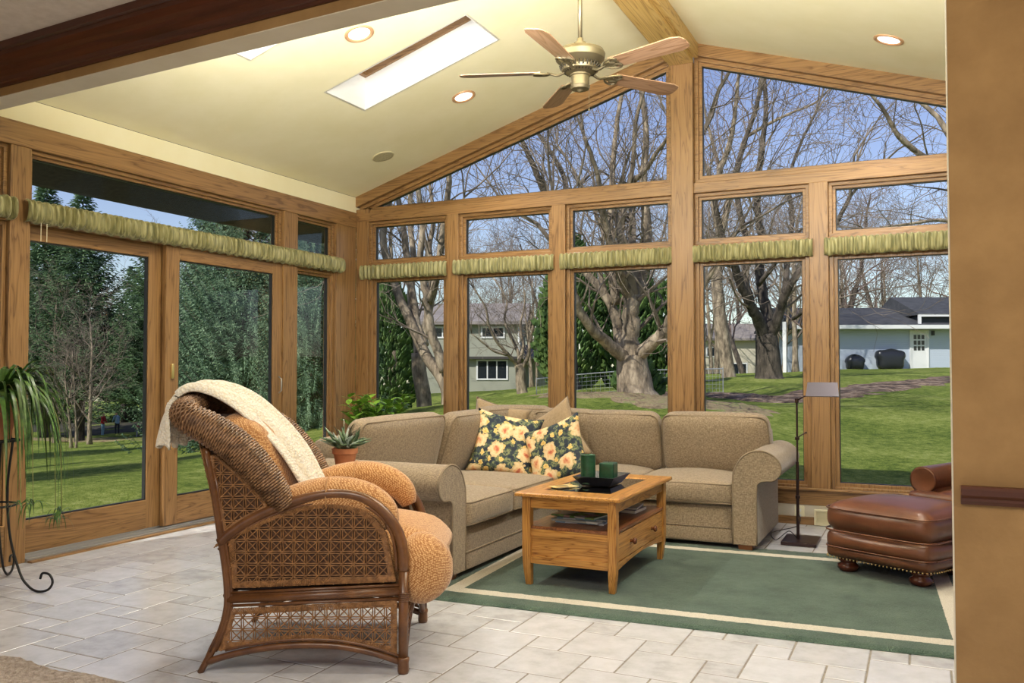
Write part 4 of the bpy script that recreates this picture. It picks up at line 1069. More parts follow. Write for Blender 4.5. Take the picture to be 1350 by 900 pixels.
    b.tube([(.10,.0,.30),(.10,Wd,.30)], .014, 8); b.tube([(.10,0,.30),(.80,0,.33)], .01, 6)
    b.build('front_rail', M_RATTAN, t, smooth=True)
    pl = [(.02,.07)]+[(a,z+.012) for a, z in ar2[1:-1]]+[(.66,.07),(.66,.325),(.02,.325)]
    b = MB(); star_weave(b, pl, F, .04, .004, 9, .0026); fp = b.build('front_panel', M_CANE, t, smooth=True)
    b = MB(); b.prism(pl, F, -.008, -.004); b.build('backing', M_CANED, fp)
    b = MB(); b.box(.12,.79,.02,Wd-.02,.315,.33); b.build('seat_deck', M_CANED, t)
    # cushions
    def sc(p):  # bulging waterfall front
        q = max(0, (p.x+.0)/.40); p.z -= .045*q*q; 
        if p.z < 0: p.x -= .03*max(0, p.x/.4)
        return p
    b = MB(); b.rbox((.555, Wd/2, .435), (.395, .285, .115), .11, 18, (.03,.01,.03), None, sc); c = b.build('seat_cushion', M_ORANGE, t, smooth=True)
    # front lobes
    b = MB(); b.rbox((.855, .12, .385), (.11, .11, .135), .11, 14, (.02,.01,.01)); b.build('cushion_corner', M_ORANGE, c, smooth=True)
    def backc(p):
        p.x += -.10*(p.z/.3); return p
    Mb = Matrix.Translation((.19, Wd/2, .70)) 
    b = MB(); b.rbox((0,0,0), (.10, .285, .295), .09, 18, (.035,.0,.02), Mb, backc); b.build('back_cushion', M_ORANGE, t, smooth=True)
    for y, nm in ((.055, 'n'), (Wd-.055, 'f')):
        pth = catmull([(.20,y,.60),(.30,y,.645),(.42,y,.68),(.54,y,.69),(.64,y,.67),(.71,y,.625),(.74,y,.56)], 5)
        n_ = len(pth); rads = [.02+.052*math.sin(PI*min(1, (i+.6)/(n_+.2)))**.5 for i in range(n_)]
        b = MB(); b.tube(pth, rads, 18); ac = b.build('arm_cushion', M_ORANGE, t, smooth=True)
        b = MB(); i0 = int(n_*.42); c_ = pth[i0]; b.tube([(c_.x, c_.y+(rads[i0]+.002)*math.cos(2*PI*k/20), c_.z+(rads[i0]+.002)*math.sin(2*PI*k/20)) for k in range(20)], .003, 4, closed=True); b.build('seam', flat('apricot_seam', (.45,.24,.1), .8), ac, smooth=True)
    return t
WT_ = wicker_chair()

# ---- knitted throw over the back
def throw():
    rr = random.Random(4)
    path = catmull([(.42,0,.585),(.375,0,.66),(.33,0,.745),(.26,0,.86),(.17,0,.965),(.08,0,1.045),(-.01,0,1.095),(-.095,0,1.108),(-.16,0,1.065),(-.185,0,.99),(-.19,0,.93),(-.20,0,.87)], 6)
    n = len(path); b = MB()
    L_ = [0]
    for i in range(1, n): L_.append(L_[-1]+(path[i]-path[i-1]).length)
    def fn(u, v):
        i = min(n-1, int(round(u*(n-1)))); p = path[i]; s_ = u
        y0 = .19-.02*math.sin(s_*5)-.13*s_; y1 = .52+.03*math.sin(s_*3+1)-.12*s_*s_-(.10*max(0, .25-s_)/.25)
        if s_ > .85: y1 = y0+(y1-y0)*(1+.25*(s_-.85)/.15)
        tt = (path[min(i+1, n-1)]-path[max(i-1, 0)]).normalized(); nn = Vector((-tt.z, 0, tt.x)); nn = -nn if nn.z < 0 and s_ < .7 else nn
        if nn.x > 0 and s_ > .75: nn = -nn
        amp = .012+.012*(s_ > .8)*(s_-.8)*5
        f = amp*math.sin(v*17+2*math.sin(s_*4))+.006*math.sin(v*41+s_*9)
        if v < .12: f -= .03*(1-v/.12)**2
        if v > .9: f -= .02*((v-.9)/.1)**2
        hem = .012*math.sin(v*26) if s_ > .98 or s_ < .02 else 0
        q = p+nn*(f+.012)+Vector((0, y0+(y1-y0)*v, hem))
        return q
    b.grid(fn, n-1, 46)
    m, nt, bs = newmat('cream_knit'); v_ = coords(nt)
    vo = nd(nt, 'ShaderNodeTexVoronoi', Scale=95); nt.links.new(v_, vo.inputs['Vector'])
    r_ = ramp(nt, [(.1, (.90,.86,.76)), (.7, (.78,.70,.54))]); nt.links.new(vo.outputs['Distance'], r_.inputs['Fac']); nt.links.new(r_.outputs['Color'], bs.inputs['Base Color'])
    bs.inputs['Roughness'].default_value = 1; bs.inputs['Sheen Weight'].default_value = .4; bump(nt, bs, vo.outputs['Distance'], .7, .008)
    o = b.build('throw_blanket', m, smooth=True)
    so = o.modifiers.new('thick', 'SOLIDIFY'); so.thickness = .009; so.offset = 1
    o.location = WT_.location; o.rotation_euler = WT_.rotation_euler
    tag(o, 'cream knitted throw draped over the back of the wicker armchair', 'throw')
throw()

# ================================================================== PLANTS
M_TERRA = noisy('terracotta', (.36,.12,.045), (.48,.19,.08), 14, .7)
M_SOIL = noisy('soil', (.02,.013,.008), (.05,.033,.02), 60, 1)
def pot(t, r_, h_, c=(0,0,0), mat=None):
    b = MB(); b.lathe([(r_*.68,0),(r_*.9,h_*.72),(r_,h_*.74),(r_*1.02,h_),(r_*.92,h_),(r_*.88,h_*.9),(.001,h_*.88)], 28, c)
    b.cur = 1; b.lathe([(r_*.88,h_*.885),(.001,h_*.90)], 20, c, cap=False); return b.build('pot', [mat or M_TERRA, M_SOIL], t, auto=40)
def leafmat(name, c1, c2, rough=.35, trans=.3):
    m = noisy(name, c1, c2, 30, rough); bs = m.node_tree.nodes['Principled BSDF']
    bs.inputs['Subsurface Weight'].default_value = 0; return m
def strap(b, base, az, length, rise, width, droop, n=9, twist=0, fold=.25):
    """an arching strap leaf"""
    d = Vector((math.cos(az), math.sin(az), 0)); s_ = Vector((-d.y, d.x, 0)); vs = []
    for i in range(n+1):
        t_ = i/n; x = length*(t_-.12*t_*t_)*(1-.25*droop*t_*t_); z = rise*math.sin(min(1, t_*1.15)*PI*.5)*1.0*(1-t_*.2)-droop*length*t_**2.4
        w_ = width*(.5+.5*min(1, t_*5))*(1-t_**2.2)+.0006; c = Vector(base)+d*x+Vector((0,0,z)); ss = s_*math.cos(twist*t_)+Vector((0,0,1))*math.sin(twist*t_)
        vs += [c-ss*w_+Vector((0,0,fold*w_)), c, c+ss*w_+Vector((0,0,fold*w_))]
    fs = []
    for i in range(n):
        for k in (0, 1): fs.append((i*3+k, i*3+k+1, i*3+k+4, i*3+k+3))
    b.add(vs, fs)
def leaf_blob(b, base, d, up, L_, wd, n=5, cup=.2):
    d = Vector(d).normalized(); u = Vector(up); s_ = d.cross(u); 
    if s_.length < 1e-4: s_ = d.orthogonal()
    s_.normalize(); u = s_.cross(d); vs = []
    for i in range(n+1):
        t_ = i/n; w_ = wd*math.sin(PI*(t_**.8))**.8+.0004; c = Vector(base)+d*L_*t_+u*(-.25*L_*t_*t_)
        vs += [c-s_*w_+u*cup*w_, c, c+s_*w_+u*cup*w_]
    fs = []
    for i in range(n):
        for k in (0, 1): fs.append((i*3+k, i*3+k+1, i*3+k+4, i*3+k+3))
    b.add(vs, fs)
# spider plant on an iron stand
def spider():
    rr = random.Random(12); X, Y = -4.58, 3.06
    t = empty('plant_stand', (X, Y, 0), label='black wrought iron plant stand with a curled foot at the left edge', cat='plant stand')
    b = MB()
    for k in range(3):
        a = R(10+120*k); c, s_ = math.cos(a), math.sin(a)
        P = lambda r_, z: (c*r_, s_*r_, z)
        b.tube([P(p.x, p.z) for p in catmull([(.13,0,.80),(.10,0,.55),(.12,0,.30),(.19,0,.10),(.25,0,.03),(.31,0,.0075),(.375,0,.02),(.405,0,.06),(.385,0,.10),(.34,0,.105),(.325,0,.075)], 7)], .0065, 8)
    b.build('leg', M_IRON, t, smooth=True)
    b = MB()
    b.tube([(.13*math.cos(2*PI*k/28), .13*math.sin(2*PI*k/28), .80) for k in range(28)], .006, 8, closed=True)
    b.tube([(-.13,0,.80),(.13,0,.80)], .005, 6); b.tube([(0,-.13,.80),(0,.13,.80)], .005, 6); b.build('top_ring', M_IRON, t, smooth=True)
    b = MB(); b.tube([(.118*math.cos(2*PI*k/28), .118*math.sin(2*PI*k/28), .45) for k in range(28)], .006, 8, closed=True); b.build('lower_ring', M_IRON, t, smooth=True)
    p = empty('spider_plant', (X, Y, .808), label='trailing green spider plant spilling over its stand at the left edge', cat='potted plant')
    pot(p, .12, .20)
    M_RUN = leafmat('runner_stem', (.16,.18,.05), (.28,.30,.10))
    g = leafmat('spider_leaf', (.02,.055,.010), (.08,.165,.03), .35)
    b = MB()
    for i in range(230):
        az = rr.random()*2*PI; L_ = .28+.34*rr.random(); 
        strap(b, (.04*math.cos(az), .04*math.sin(az), .19), az, L_, .14+.26*rr.random(), .009+.006*rr.random(), .55+.95*rr.random(), 10, rr.uniform(-.5,.5))
    b.build('foliage', g, p, smooth=True)
    for k in range(9):
        b = MB(); b2 = MB()
        az = rr.uniform(-1.3, 1.6) if k < 7 else rr.random()*6.28; r1 = .20+.16*rr.random(); dz = rr.uniform(.25,.62)
        c, s_ = math.cos(az), math.sin(az)
        pts = catmull([(.05*c,.05*s_,.2),(r1*.6*c,r1*.6*s_,.30),(r1*c,r1*s_,.12),(r1*1.08*c,r1*1.08*s_,-dz*.5),(r1*1.1*c,r1*1.1*s_,-dz)], 5)
        b.tube(pts, .0022, 5)
        for q in range(11): strap(b2, pts[-1], rr.random()*6.28, .07+.07*rr.random(), .03+.03*rr.random(), .0045, .5+.6*rr.random(), 6)
        b.build('runner', M_RUN, p, smooth=True); b2.build('plantlet', g, p, smooth=True)
spider()
# bright leafy plant in the corner
def corner_plant():
    rr = random.Random(5); t = empty('leafy_plant', (-4.33, 6.42, 0), label='bright green leafy plant behind the sofa in the corner', cat='potted plant')
    pot(t, .19, .42, mat=noisy('glazed_pot', (.10,.09,.08), (.16,.14,.12), 10, .3))
    b = MB(); s = MB()
    for k in range(44):
        az = rr.random()*6.28; r_ = .05+.32*rr.random(); h_ = .66+.36*rr.random()-.25*r_
        tip = Vector((r_*math.cos(az), r_*math.sin(az), h_)); s.tube(catmull([(0,0,.38), (tip.x*.4, tip.y*.4, .38+(h_-.38)*.6), tip], 4), .004, 5)
        for q in range(13):
            f = .45+.55*q/12; p = Vector((tip.x*f, tip.y*f, .38+(h_-.38)*f**.8)); a = rr.random()*6.28
            leaf_blob(b, p, (math.cos(a), math.sin(a), .35+rr.random()*.8), (0,0,1), .07+.045*rr.random(), .024+.014*rr.random(), 5)
    b.build('foliage', leafmat('bright_leaf', (.08,.22,.015), (.30,.52,.07), .3), t, smooth=True); s.build('stem', leafmat('leaf_stem', (.06,.10,.02), (.12,.18,.04)), t, smooth=True)
corner_plant()
# small pot on a round side table
t = empty('side_table', (-2.80, 3.72, 0), label='small round dark side table between the wicker armchair and the sofa arm', cat='side table')
MB().lathe([(.14,.646),(.15,.650),(.15,.660),(.145,.665)], 32).build('tabletop', WCH['x'], t, auto=40)
MB().lathe([(.018,.02),(.022,.10),(.014,.2),(.02,.35),(.014,.5),(.022,.646)], 16).build('pedestal', WCH['z'], t, smooth=True)
MB().lathe([(.12,0),(.12,.012),(.05,.03),(.018,.035)], 24).build('base', WCH['x'], t, auto=40)
def small_plant():
    rr = random.Random(9); t = empty('succulent_plant', (-2.775, 3.78, .6655), label='small grey green succulent in a terracotta pot beside the sofa arm', cat='potted plant')
    pot(t, .060, .095)
    t.scale = (1.12, 1.12, 1.12)
    b = MB(); d = MB(); pale = MB()
    for k in range(70):
        az = rr.random()*6.28; el = rr.uniform(.2,1.3); L_ = .06+.05*rr.random()
        dd = Vector((math.cos(az)*math.cos(el), math.sin(az)*math.cos(el), math.sin(el))); o0 = Vector((rr.uniform(-.035,.035), rr.uniform(-.035,.035), .088+.03*rr.random()))
        (pale if k % 4 == 0 else b).tube([o0, o0+dd*L_*.5, o0+dd*L_+Vector((0,0,-.004))], [.003,.008,.001], 5)
    for k in range(14):
        az = rr.random()*6.28; strap(d, (.01*math.cos(az), .01*math.sin(az), .09), az, .08+.07*rr.random(), .11+.07*rr.random(), .0035, .25*rr.random(), 7)
    b.build('foliage', leafmat('succulent', (.035,.075,.035), (.13,.20,.10)), t, smooth=True); pale.build('pale_leaf', leafmat('succulent_pale', (.24,.30,.25), (.42,.48,.42)), t, smooth=True)
    d.build('dark_blade', leafmat('dark_blade', (.05,.035,.02), (.10,.09,.05)), t, smooth=True)
small_plant()
# ================================================================== GROUNDS: surveyed points and limb paths (x, y, z, radius)
TERR = [[-7.04,5.11,0.03],[-6.46,5.83,0.11],[-8.79,6.39,-0.1],[-12.69,10.64,-0.46],[-11.5,11.2,-0.33],[-24.26,17.36,-1.26],[-28.76,24.09,-1.66],[-29.02,26.18,-1.67],[-33.04,26.49,-1.73],[-17.45,18.36,-0.82],[-14.6,17.49,-0.65],[-12.32,16.35,-0.4],[-29.2,15.02,-1.45],[-18.04,8.11,-0.85],[-8.33,13.79,0.47],[-8.29,12.7,0.46],[-14.64,28.53,-0.09],[-14.75,32.91,-0.13],[-19.3,45.15,-0.35],[-23.65,44.2,-0.38],[-24.67,39.28,-0.26],[-9.15,17.84,0.13],[-8.2,18.29,0.13],[-4.73,11.07,0.19],[-5.15,16.4,0.69],[-8.5,22.56,0.61],[-6.6,23.46,0.61],[-4.79,13.8,0.61],[-3.88,14.24,0.55],[-15.58,42.46,0.56],[-12.01,44.15,0.68],[-4.53,28.87,0.85],[-6.11,30.34,0.78],[-4.83,22.09,0.5],[-3.27,19.51,0.43],[-2.74,23.08,0.6],[-2.42,27.66,0.72],[-0.41,33.04,0.91],[-3.5,16.64,0.46],[-2.5,14.9,0.23],[-1.44,12.09,0.03],[-0.56,11.08,-0.2],[-0.66,13.24,-0.04],[-0.89,17.88,0.24],[0.03,18.87,0.36],[0.21,13.65,-0.04],[0.41,25.69,0.57],[-4.26,48.93,1.03],[-1.41,52.49,1.09],[1.11,55.9,1.15],[-4.78,46.47,0.96],[-11.27,61.13,0.35],[-13.65,60.0,0.25],[3.36,37.05,0.75],[1.67,18.55,0.13],[4.05,26.31,0.5],[5.47,60.19,1.19],[12.32,66.76,1.29],[2.0,10.96,-0.03],[-6,-3,-0.22],[-6,3,-0.22],[-6,7.6,-0.22],[-3.5,-3,-0.22],[-3.5,3,-0.22],[-3.5,7.6,-0.22],[-1,-3,-0.22],[-1,3,-0.22],[-1,7.6,-0.22],[1.5,-3,-0.22],[1.5,3,-0.22],[1.5,7.6,-0.22],[4,-3,-0.22],[4,3,-0.22],[4,7.6,-0.22],[-7,5,-0.22],[-7,8,-0.2],[-7,0,-0.25],[-80,40,-3.2],[-60,90,-2],[-20,110,0.3],[20,110,1.6],[60,90,2],[70,20,1.5],[30,-10,0],[-30,-10,-1.2],[-80,-5,-3.5]]
TREES = {'T1':[[[-5.11,16.42,0.66,0.46],[-5.13,16.4,0.96,0.427],[-5.16,16.38,1.18,0.393],[-5.17,16.37,1.44,0.36]],[[-5.23,16.34,1.33,0.21],[-5.37,16.03,1.51,0.191],[-5.53,15.71,1.74,0.173],[-5.56,15.45,1.83,0.154],[-5.7,15.14,2.1,0.136],[-5.78,14.85,2.48,0.117],[-5.89,14.55,2.97,0.099],[-5.97,14.26,3.43,0.08]],[[-5.29,16.31,1.41,0.2],[-5.42,16.39,1.71,0.181],[-5.49,16.51,2.02,0.163],[-5.74,16.53,2.6,0.144],[-6.06,16.53,3.0,0.126],[-6.31,16.55,3.25,0.107],[-6.6,16.57,3.48,0.089],[-6.93,16.55,4.1,0.07]],[[-5.17,16.37,1.33,0.3],[-5.17,16.35,1.85,0.28],[-5.17,16.34,2.3,0.26],[-5.14,16.34,2.6,0.24]],[[-5.15,16.34,2.52,0.17],[-5.22,16.06,2.83,0.153],[-5.22,15.81,3.04,0.136],[-5.29,15.53,3.48,0.119],[-5.33,15.26,3.94,0.101],[-5.3,15.02,4.3,0.084],[-5.33,14.75,4.83,0.067],[-5.43,14.45,5.33,0.05]],[[-5.14,16.34,2.52,0.21],[-5.06,16.51,2.79,0.191],[-5.0,16.66,3.22,0.172],[-4.98,16.8,3.74,0.154],[-5.03,16.89,4.4,0.135],[-5.1,16.97,5.12,0.116],[-5.07,17.1,5.92,0.098],[-5.18,17.15,6.82,0.079],[-5.32,17.2,7.57,0.06]],[[-5.5,16.4,2.46,0.15],[-5.61,16.54,3.09,0.136],[-5.68,16.71,3.77,0.121],[-5.78,16.86,4.38,0.107],[-5.78,17.06,5.2,0.093],[-5.77,17.25,6.2,0.079],[-5.68,17.48,7.23,0.064],[-5.76,17.64,8.11,0.05]],[[-5.48,16.48,3.53,0.11],[-5.39,16.46,3.98,0.098],[-5.32,16.41,4.42,0.087],[-5.15,16.42,5.16,0.075],[-5.07,16.37,6.05,0.063],[-4.88,16.38,6.78,0.052],[-4.92,16.29,7.36,0.04]],[[-5.1,16.4,1.29,0.22],[-4.9,16.25,1.52,0.203],[-4.63,16.12,1.69,0.187],[-4.35,16.0,1.97,0.17],[-4.18,15.82,2.24,0.153],[-4.06,15.62,2.65,0.137],[-3.85,15.46,3.11,0.12],[-3.66,15.28,3.69,0.103],[-3.66,15.02,4.32,0.087],[-3.42,14.86,5.19,0.07]],[[-4.34,15.97,1.97,0.12],[-4.0,15.76,2.16,0.1],[-3.6,15.58,2.62,0.08],[-3.22,15.38,3.13,0.06],[-2.84,15.18,3.62,0.04]],[[-5.76,16.6,2.56,0.09],[-5.99,16.8,3.29,0.078],[-6.01,17.1,3.96,0.066],[-6.32,17.26,4.65,0.054],[-6.76,17.36,5.44,0.042],[-7.19,17.47,6.09,0.03]],[[-5.2,16.57,4.9,0.09],[-4.88,16.35,5.05,0.075],[-4.57,16.13,5.34,0.06],[-4.3,15.9,5.55,0.045],[-4.08,15.62,6.02,0.03]]],'T2':[[[-4.51,28.88,0.8,0.55],[-4.52,28.86,1.17,0.507],[-4.54,28.84,1.71,0.463],[-4.58,28.8,2.28,0.42]],[[-4.67,28.76,2.15,0.32],[-4.68,28.46,2.58,0.292],[-4.81,28.11,2.93,0.265],[-4.94,27.77,3.27,0.237],[-5.1,27.4,3.77,0.21],[-5.23,27.04,4.34,0.182],[-5.45,26.64,4.89,0.155],[-5.59,26.26,5.89,0.128],[-5.73,25.88,6.98,0.1]],[[-4.58,28.81,2.15,0.34],[-4.56,29.04,2.7,0.313],[-4.68,29.21,3.29,0.287],[-4.8,29.38,3.81,0.26],[-4.9,29.56,4.59,0.233],[-4.88,29.78,5.63,0.207],[-5.01,29.92,6.95,0.18],[-4.89,30.17,8.55,0.153],[-4.77,30.42,10.17,0.127],[-4.88,30.57,11.55,0.1]],[[-4.49,28.85,2.15,0.28],[-4.27,28.66,2.51,0.256],[-4.07,28.46,3.1,0.233],[-3.9,28.25,3.44,0.209],[-3.6,28.1,3.96,0.185],[-3.24,27.98,4.34,0.161],[-2.87,27.87,4.77,0.138],[-2.38,27.8,5.43,0.114],[-1.93,27.71,6.3,0.09]],[[-5.01,28.57,3.26,0.2],[-5.2,28.6,4.25,0.181],[-5.14,28.75,5.26,0.163],[-5.38,28.76,6.28,0.144],[-5.46,28.84,7.55,0.126],[-5.2,29.08,8.84,0.107],[-4.77,29.39,10.4,0.089],[-4.62,29.59,11.46,0.07]],[[-4.19,29.51,3.17,0.18],[-4.11,29.98,4.08,0.16],[-4.11,30.41,5.15,0.14],[-3.99,30.89,6.25,0.12],[-4.15,31.23,7.64,0.1],[-3.82,31.8,9.07,0.08],[-3.37,32.43,10.27,0.06]],[[-5.24,27.31,4.32,0.13],[-5.56,26.6,4.42,0.108],[-5.76,25.95,4.59,0.085],[-5.95,25.3,4.64,0.062],[-6.23,24.61,5.01,0.04]],[[-3.64,28.13,2.71,0.1],[-3.25,27.56,2.9,0.08],[-2.8,27.03,3.09,0.06],[-2.29,26.54,3.15,0.04]],[[-4.78,28.65,3.87,0.13],[-4.22,28.16,4.41,0.1],[-3.79,27.61,5.03,0.07],[-3.18,27.15,5.39,0.04]]],'T3':[[[-7.71,13.53,0.37,0.14],[-7.75,13.59,0.77,0.134],[-7.9,13.6,1.05,0.128],[-8.1,13.59,1.29,0.123],[-8.28,13.59,1.57,0.117],[-8.42,13.61,1.81,0.111],[-8.59,13.61,2.14,0.105],[-8.76,13.61,2.45,0.099],[-8.9,13.63,2.77,0.093],[-9.05,13.64,3.11,0.088],[-9.18,13.65,3.69,0.082],[-9.12,13.74,4.42,0.076],[-9.32,13.72,5.16,0.07]],[[-7.74,13.49,1.12,0.15],[-7.84,13.44,1.46,0.141],[-7.93,13.38,1.75,0.132],[-7.98,13.35,2.07,0.123],[-8.01,13.32,2.41,0.114],[-8.06,13.29,2.71,0.105],[-8.11,13.25,3.09,0.096],[-8.07,13.25,3.7,0.087],[-8.11,13.22,4.24,0.078],[-8.16,13.17,4.92,0.069],[-8.0,13.22,5.73,0.06]],[[-8.27,13.67,1.6,0.14],[-8.47,13.74,1.96,0.129],[-8.61,13.83,2.39,0.117],[-8.78,13.9,3.12,0.106],[-8.93,13.98,3.82,0.094],[-9.08,14.07,4.33,0.083],[-9.29,14.12,4.95,0.071],[-9.59,14.13,5.58,0.06]],[[-9.04,13.7,2.9,0.09],[-9.12,13.44,3.09,0.07],[-9.1,13.22,3.2,0.05],[-9.13,12.98,3.45,0.03]],[[-7.99,13.34,2.34,0.1],[-7.73,13.17,2.72,0.083],[-7.48,13.0,3.02,0.065],[-7.18,12.85,3.45,0.048],[-6.91,12.68,4.04,0.03]]],'T3b':[[[-10.42,17.24,0.13,0.22],[-10.44,17.21,0.57,0.213],[-10.52,17.16,1.09,0.207],[-10.53,17.14,1.53,0.2]],[[-10.53,17.14,1.44,0.17],[-10.67,17.24,2.15,0.153],[-10.85,17.31,2.87,0.137],[-10.87,17.46,3.78,0.12],[-11.03,17.53,4.71,0.103],[-11.06,17.66,6.02,0.087],[-11.31,17.69,7.16,0.07]],[[-10.5,17.16,1.44,0.17],[-10.29,17.08,2.14,0.156],[-10.08,16.99,2.82,0.141],[-9.84,16.92,3.67,0.127],[-9.68,16.81,4.5,0.113],[-9.49,16.72,5.32,0.099],[-9.44,16.56,6.13,0.084],[-9.13,16.52,6.92,0.07]],[[-9.88,16.83,3.32,0.13],[-10.12,16.89,3.85,0.103],[-10.09,17.07,4.57,0.077],[-10.25,17.14,5.47,0.05]]],'T4':[[[-12.55,27.3,0.2,0.24],[-12.6,27.26,0.64,0.227],[-12.61,27.24,1.09,0.213],[-12.66,27.21,1.3,0.2]],[[-12.64,27.23,1.17,0.13],[-12.78,26.97,1.46,0.115],[-12.89,26.72,1.69,0.1],[-13.12,26.41,2.08,0.085],[-13.27,26.14,2.58,0.07],[-13.3,25.92,3.22,0.055],[-13.56,25.59,3.84,0.04]],[[-12.64,27.22,1.25,0.12],[-12.76,27.37,1.7,0.104],[-13.1,27.41,2.37,0.088],[-13.35,27.49,2.91,0.072],[-13.36,27.69,3.6,0.056],[-13.88,27.64,4.43,0.04]],[[-12.61,27.24,1.09,0.12],[-12.38,27.23,1.43,0.104],[-12.19,27.19,2.08,0.088],[-12.07,27.12,2.6,0.072],[-11.81,27.11,3.25,0.056],[-11.53,27.11,3.88,0.04]],[[-12.66,27.21,1.35,0.1],[-12.56,27.37,1.96,0.083],[-12.7,27.42,2.63,0.065],[-12.6,27.59,3.43,0.048],[-12.69,27.66,4.11,0.03]],[[-12.82,26.57,1.61,0.07],[-13.16,26.22,1.76,0.055],[-13.43,25.9,2.07,0.04],[-13.65,25.6,2.31,0.025]]],'T5':[[[-8.84,22.4,0.61,0.3],[-8.87,22.36,1.49,0.284],[-8.9,22.32,2.33,0.268],[-9.0,22.24,3.38,0.252],[-9.06,22.17,4.43,0.236],[-9.11,22.12,5.28,0.22]],[[-9.09,22.14,5.07,0.2],[-9.16,21.86,5.66,0.174],[-9.32,21.55,6.14,0.148],[-9.47,21.24,6.71,0.122],[-9.64,20.92,7.27,0.096],[-9.7,20.65,7.73,0.07]],[[-9.09,22.14,5.07,0.14],[-8.98,22.38,5.95,0.122],[-9.11,22.52,6.63,0.104],[-9.56,22.5,7.43,0.086],[-10.06,22.46,8.24,0.068],[-10.33,22.53,8.95,0.05]],[[-9.05,22.15,5.07,0.08],[-8.87,22.5,5.74,0.068],[-8.64,22.86,6.43,0.055],[-8.3,23.29,6.81,0.042],[-7.95,23.74,6.54,0.03]]],'T6':[[[-6.87,34.41,0.57,0.35],[-7.04,34.29,1.91,0.325],[-7.21,34.16,3.4,0.3],[-7.28,34.08,4.89,0.275],[-7.12,34.1,6.38,0.25]],[[-7.12,34.11,6.23,0.24],[-7.29,33.8,7.54,0.213],[-7.08,33.68,8.69,0.187],[-6.76,33.62,9.53,0.16],[-6.48,33.53,10.51,0.133],[-6.3,33.39,11.77,0.107],[-6.17,33.23,12.88,0.08]],[[-7.12,34.1,6.38,0.22],[-6.78,34.22,7.87,0.197],[-6.5,34.31,9.06,0.173],[-6.16,34.43,10.25,0.15],[-5.77,34.58,11.44,0.127],[-5.59,34.63,12.63,0.103],[-5.26,34.76,13.23,0.08]],[[-6.16,34.43,10.25,0.12],[-5.37,34.24,10.56,0.1],[-4.5,34.09,10.85,0.08],[-3.53,33.99,11.13,0.06],[-2.83,33.75,11.68,0.04]],[[-7.09,34.04,8.91,0.12],[-7.35,33.88,9.95,0.093],[-7.6,33.72,11.14,0.067],[-7.72,33.62,12.34,0.04]]],'T7':[[[1.69,21.86,0.85,0.38],[1.59,21.77,1.93,0.347],[1.45,21.67,2.93,0.313],[1.28,21.57,3.76,0.28]],[[1.31,21.58,3.68,0.16],[0.98,21.21,4.56,0.14],[0.54,20.8,5.27,0.12],[0.03,20.35,5.72,0.1],[-0.4,19.95,6.08,0.08],[-0.68,19.62,6.59,0.06],[-1.02,19.26,7.02,0.04]],[[1.35,21.61,3.59,0.15],[1.15,21.66,4.79,0.132],[0.75,21.61,6.01,0.113],[0.43,21.62,6.73,0.095],[0.12,21.64,7.12,0.077],[-0.34,21.59,7.52,0.058],[-0.74,21.59,7.66,0.04]],[[1.31,21.58,3.76,0.09],[0.82,21.06,4.22,0.075],[0.38,20.56,4.34,0.06],[-0.21,20.01,4.22,0.045],[-0.78,19.47,4.1,0.03]],[[1.28,21.57,3.76,0.2],[1.45,21.6,5.26,0.153],[1.17,21.42,6.59,0.107],[1.33,21.45,7.92,0.06]]]}
# ---- terrain: thin-plate surface through the surveyed points
_tp = np.array(TERR, float)
def _tps(pts, vals, lam=.6):
    n = len(pts); d = np.linalg.norm(pts[:,None]-pts[None], axis=2); K = np.where(d > 0, d*d*np.log(np.maximum(d, 1e-9)), 0)+lam*np.eye(n)
    P = np.hstack([np.ones((n,1)), pts]); A = np.zeros((n+3, n+3)); A[:n,:n] = K; A[:n,n:] = P; A[n:,:n] = P.T
    return np.linalg.solve(A, np.concatenate([vals, np.zeros(3)]))
_w = _tps(_tp[:,:2], _tp[:,2], 2.0)
def gz_(X, Y):
    q = np.stack([np.ravel(X), np.ravel(Y)], 1).astype(float); out = np.empty(len(q))
    for i in range(0, len(q), 4000):
        s_ = q[i:i+4000]; d = np.linalg.norm(s_[:,None]-_tp[None,:,:2], axis=2); K = np.where(d > 0, d*d*np.log(np.maximum(d, 1e-9)), 0)
        out[i:i+4000] = K @ _w[:-3]+_w[-3]+s_ @ _w[-2:]
    # flat footing under and beside the house
    x, y = q[:,0], q[:,1]; dx = np.maximum(np.maximum(-5.8-x, x-3.6), 0); dy = np.maximum(np.maximum(-3-y, y-7.4), 0); dd = np.hypot(dx, dy)
    k = np.clip(dd/2.0, 0, 1); k = k*k*(3-2*k); return (-.24*(1-k)+out*k)
def gz(x, y): return float(gz_([x], [y])[0])
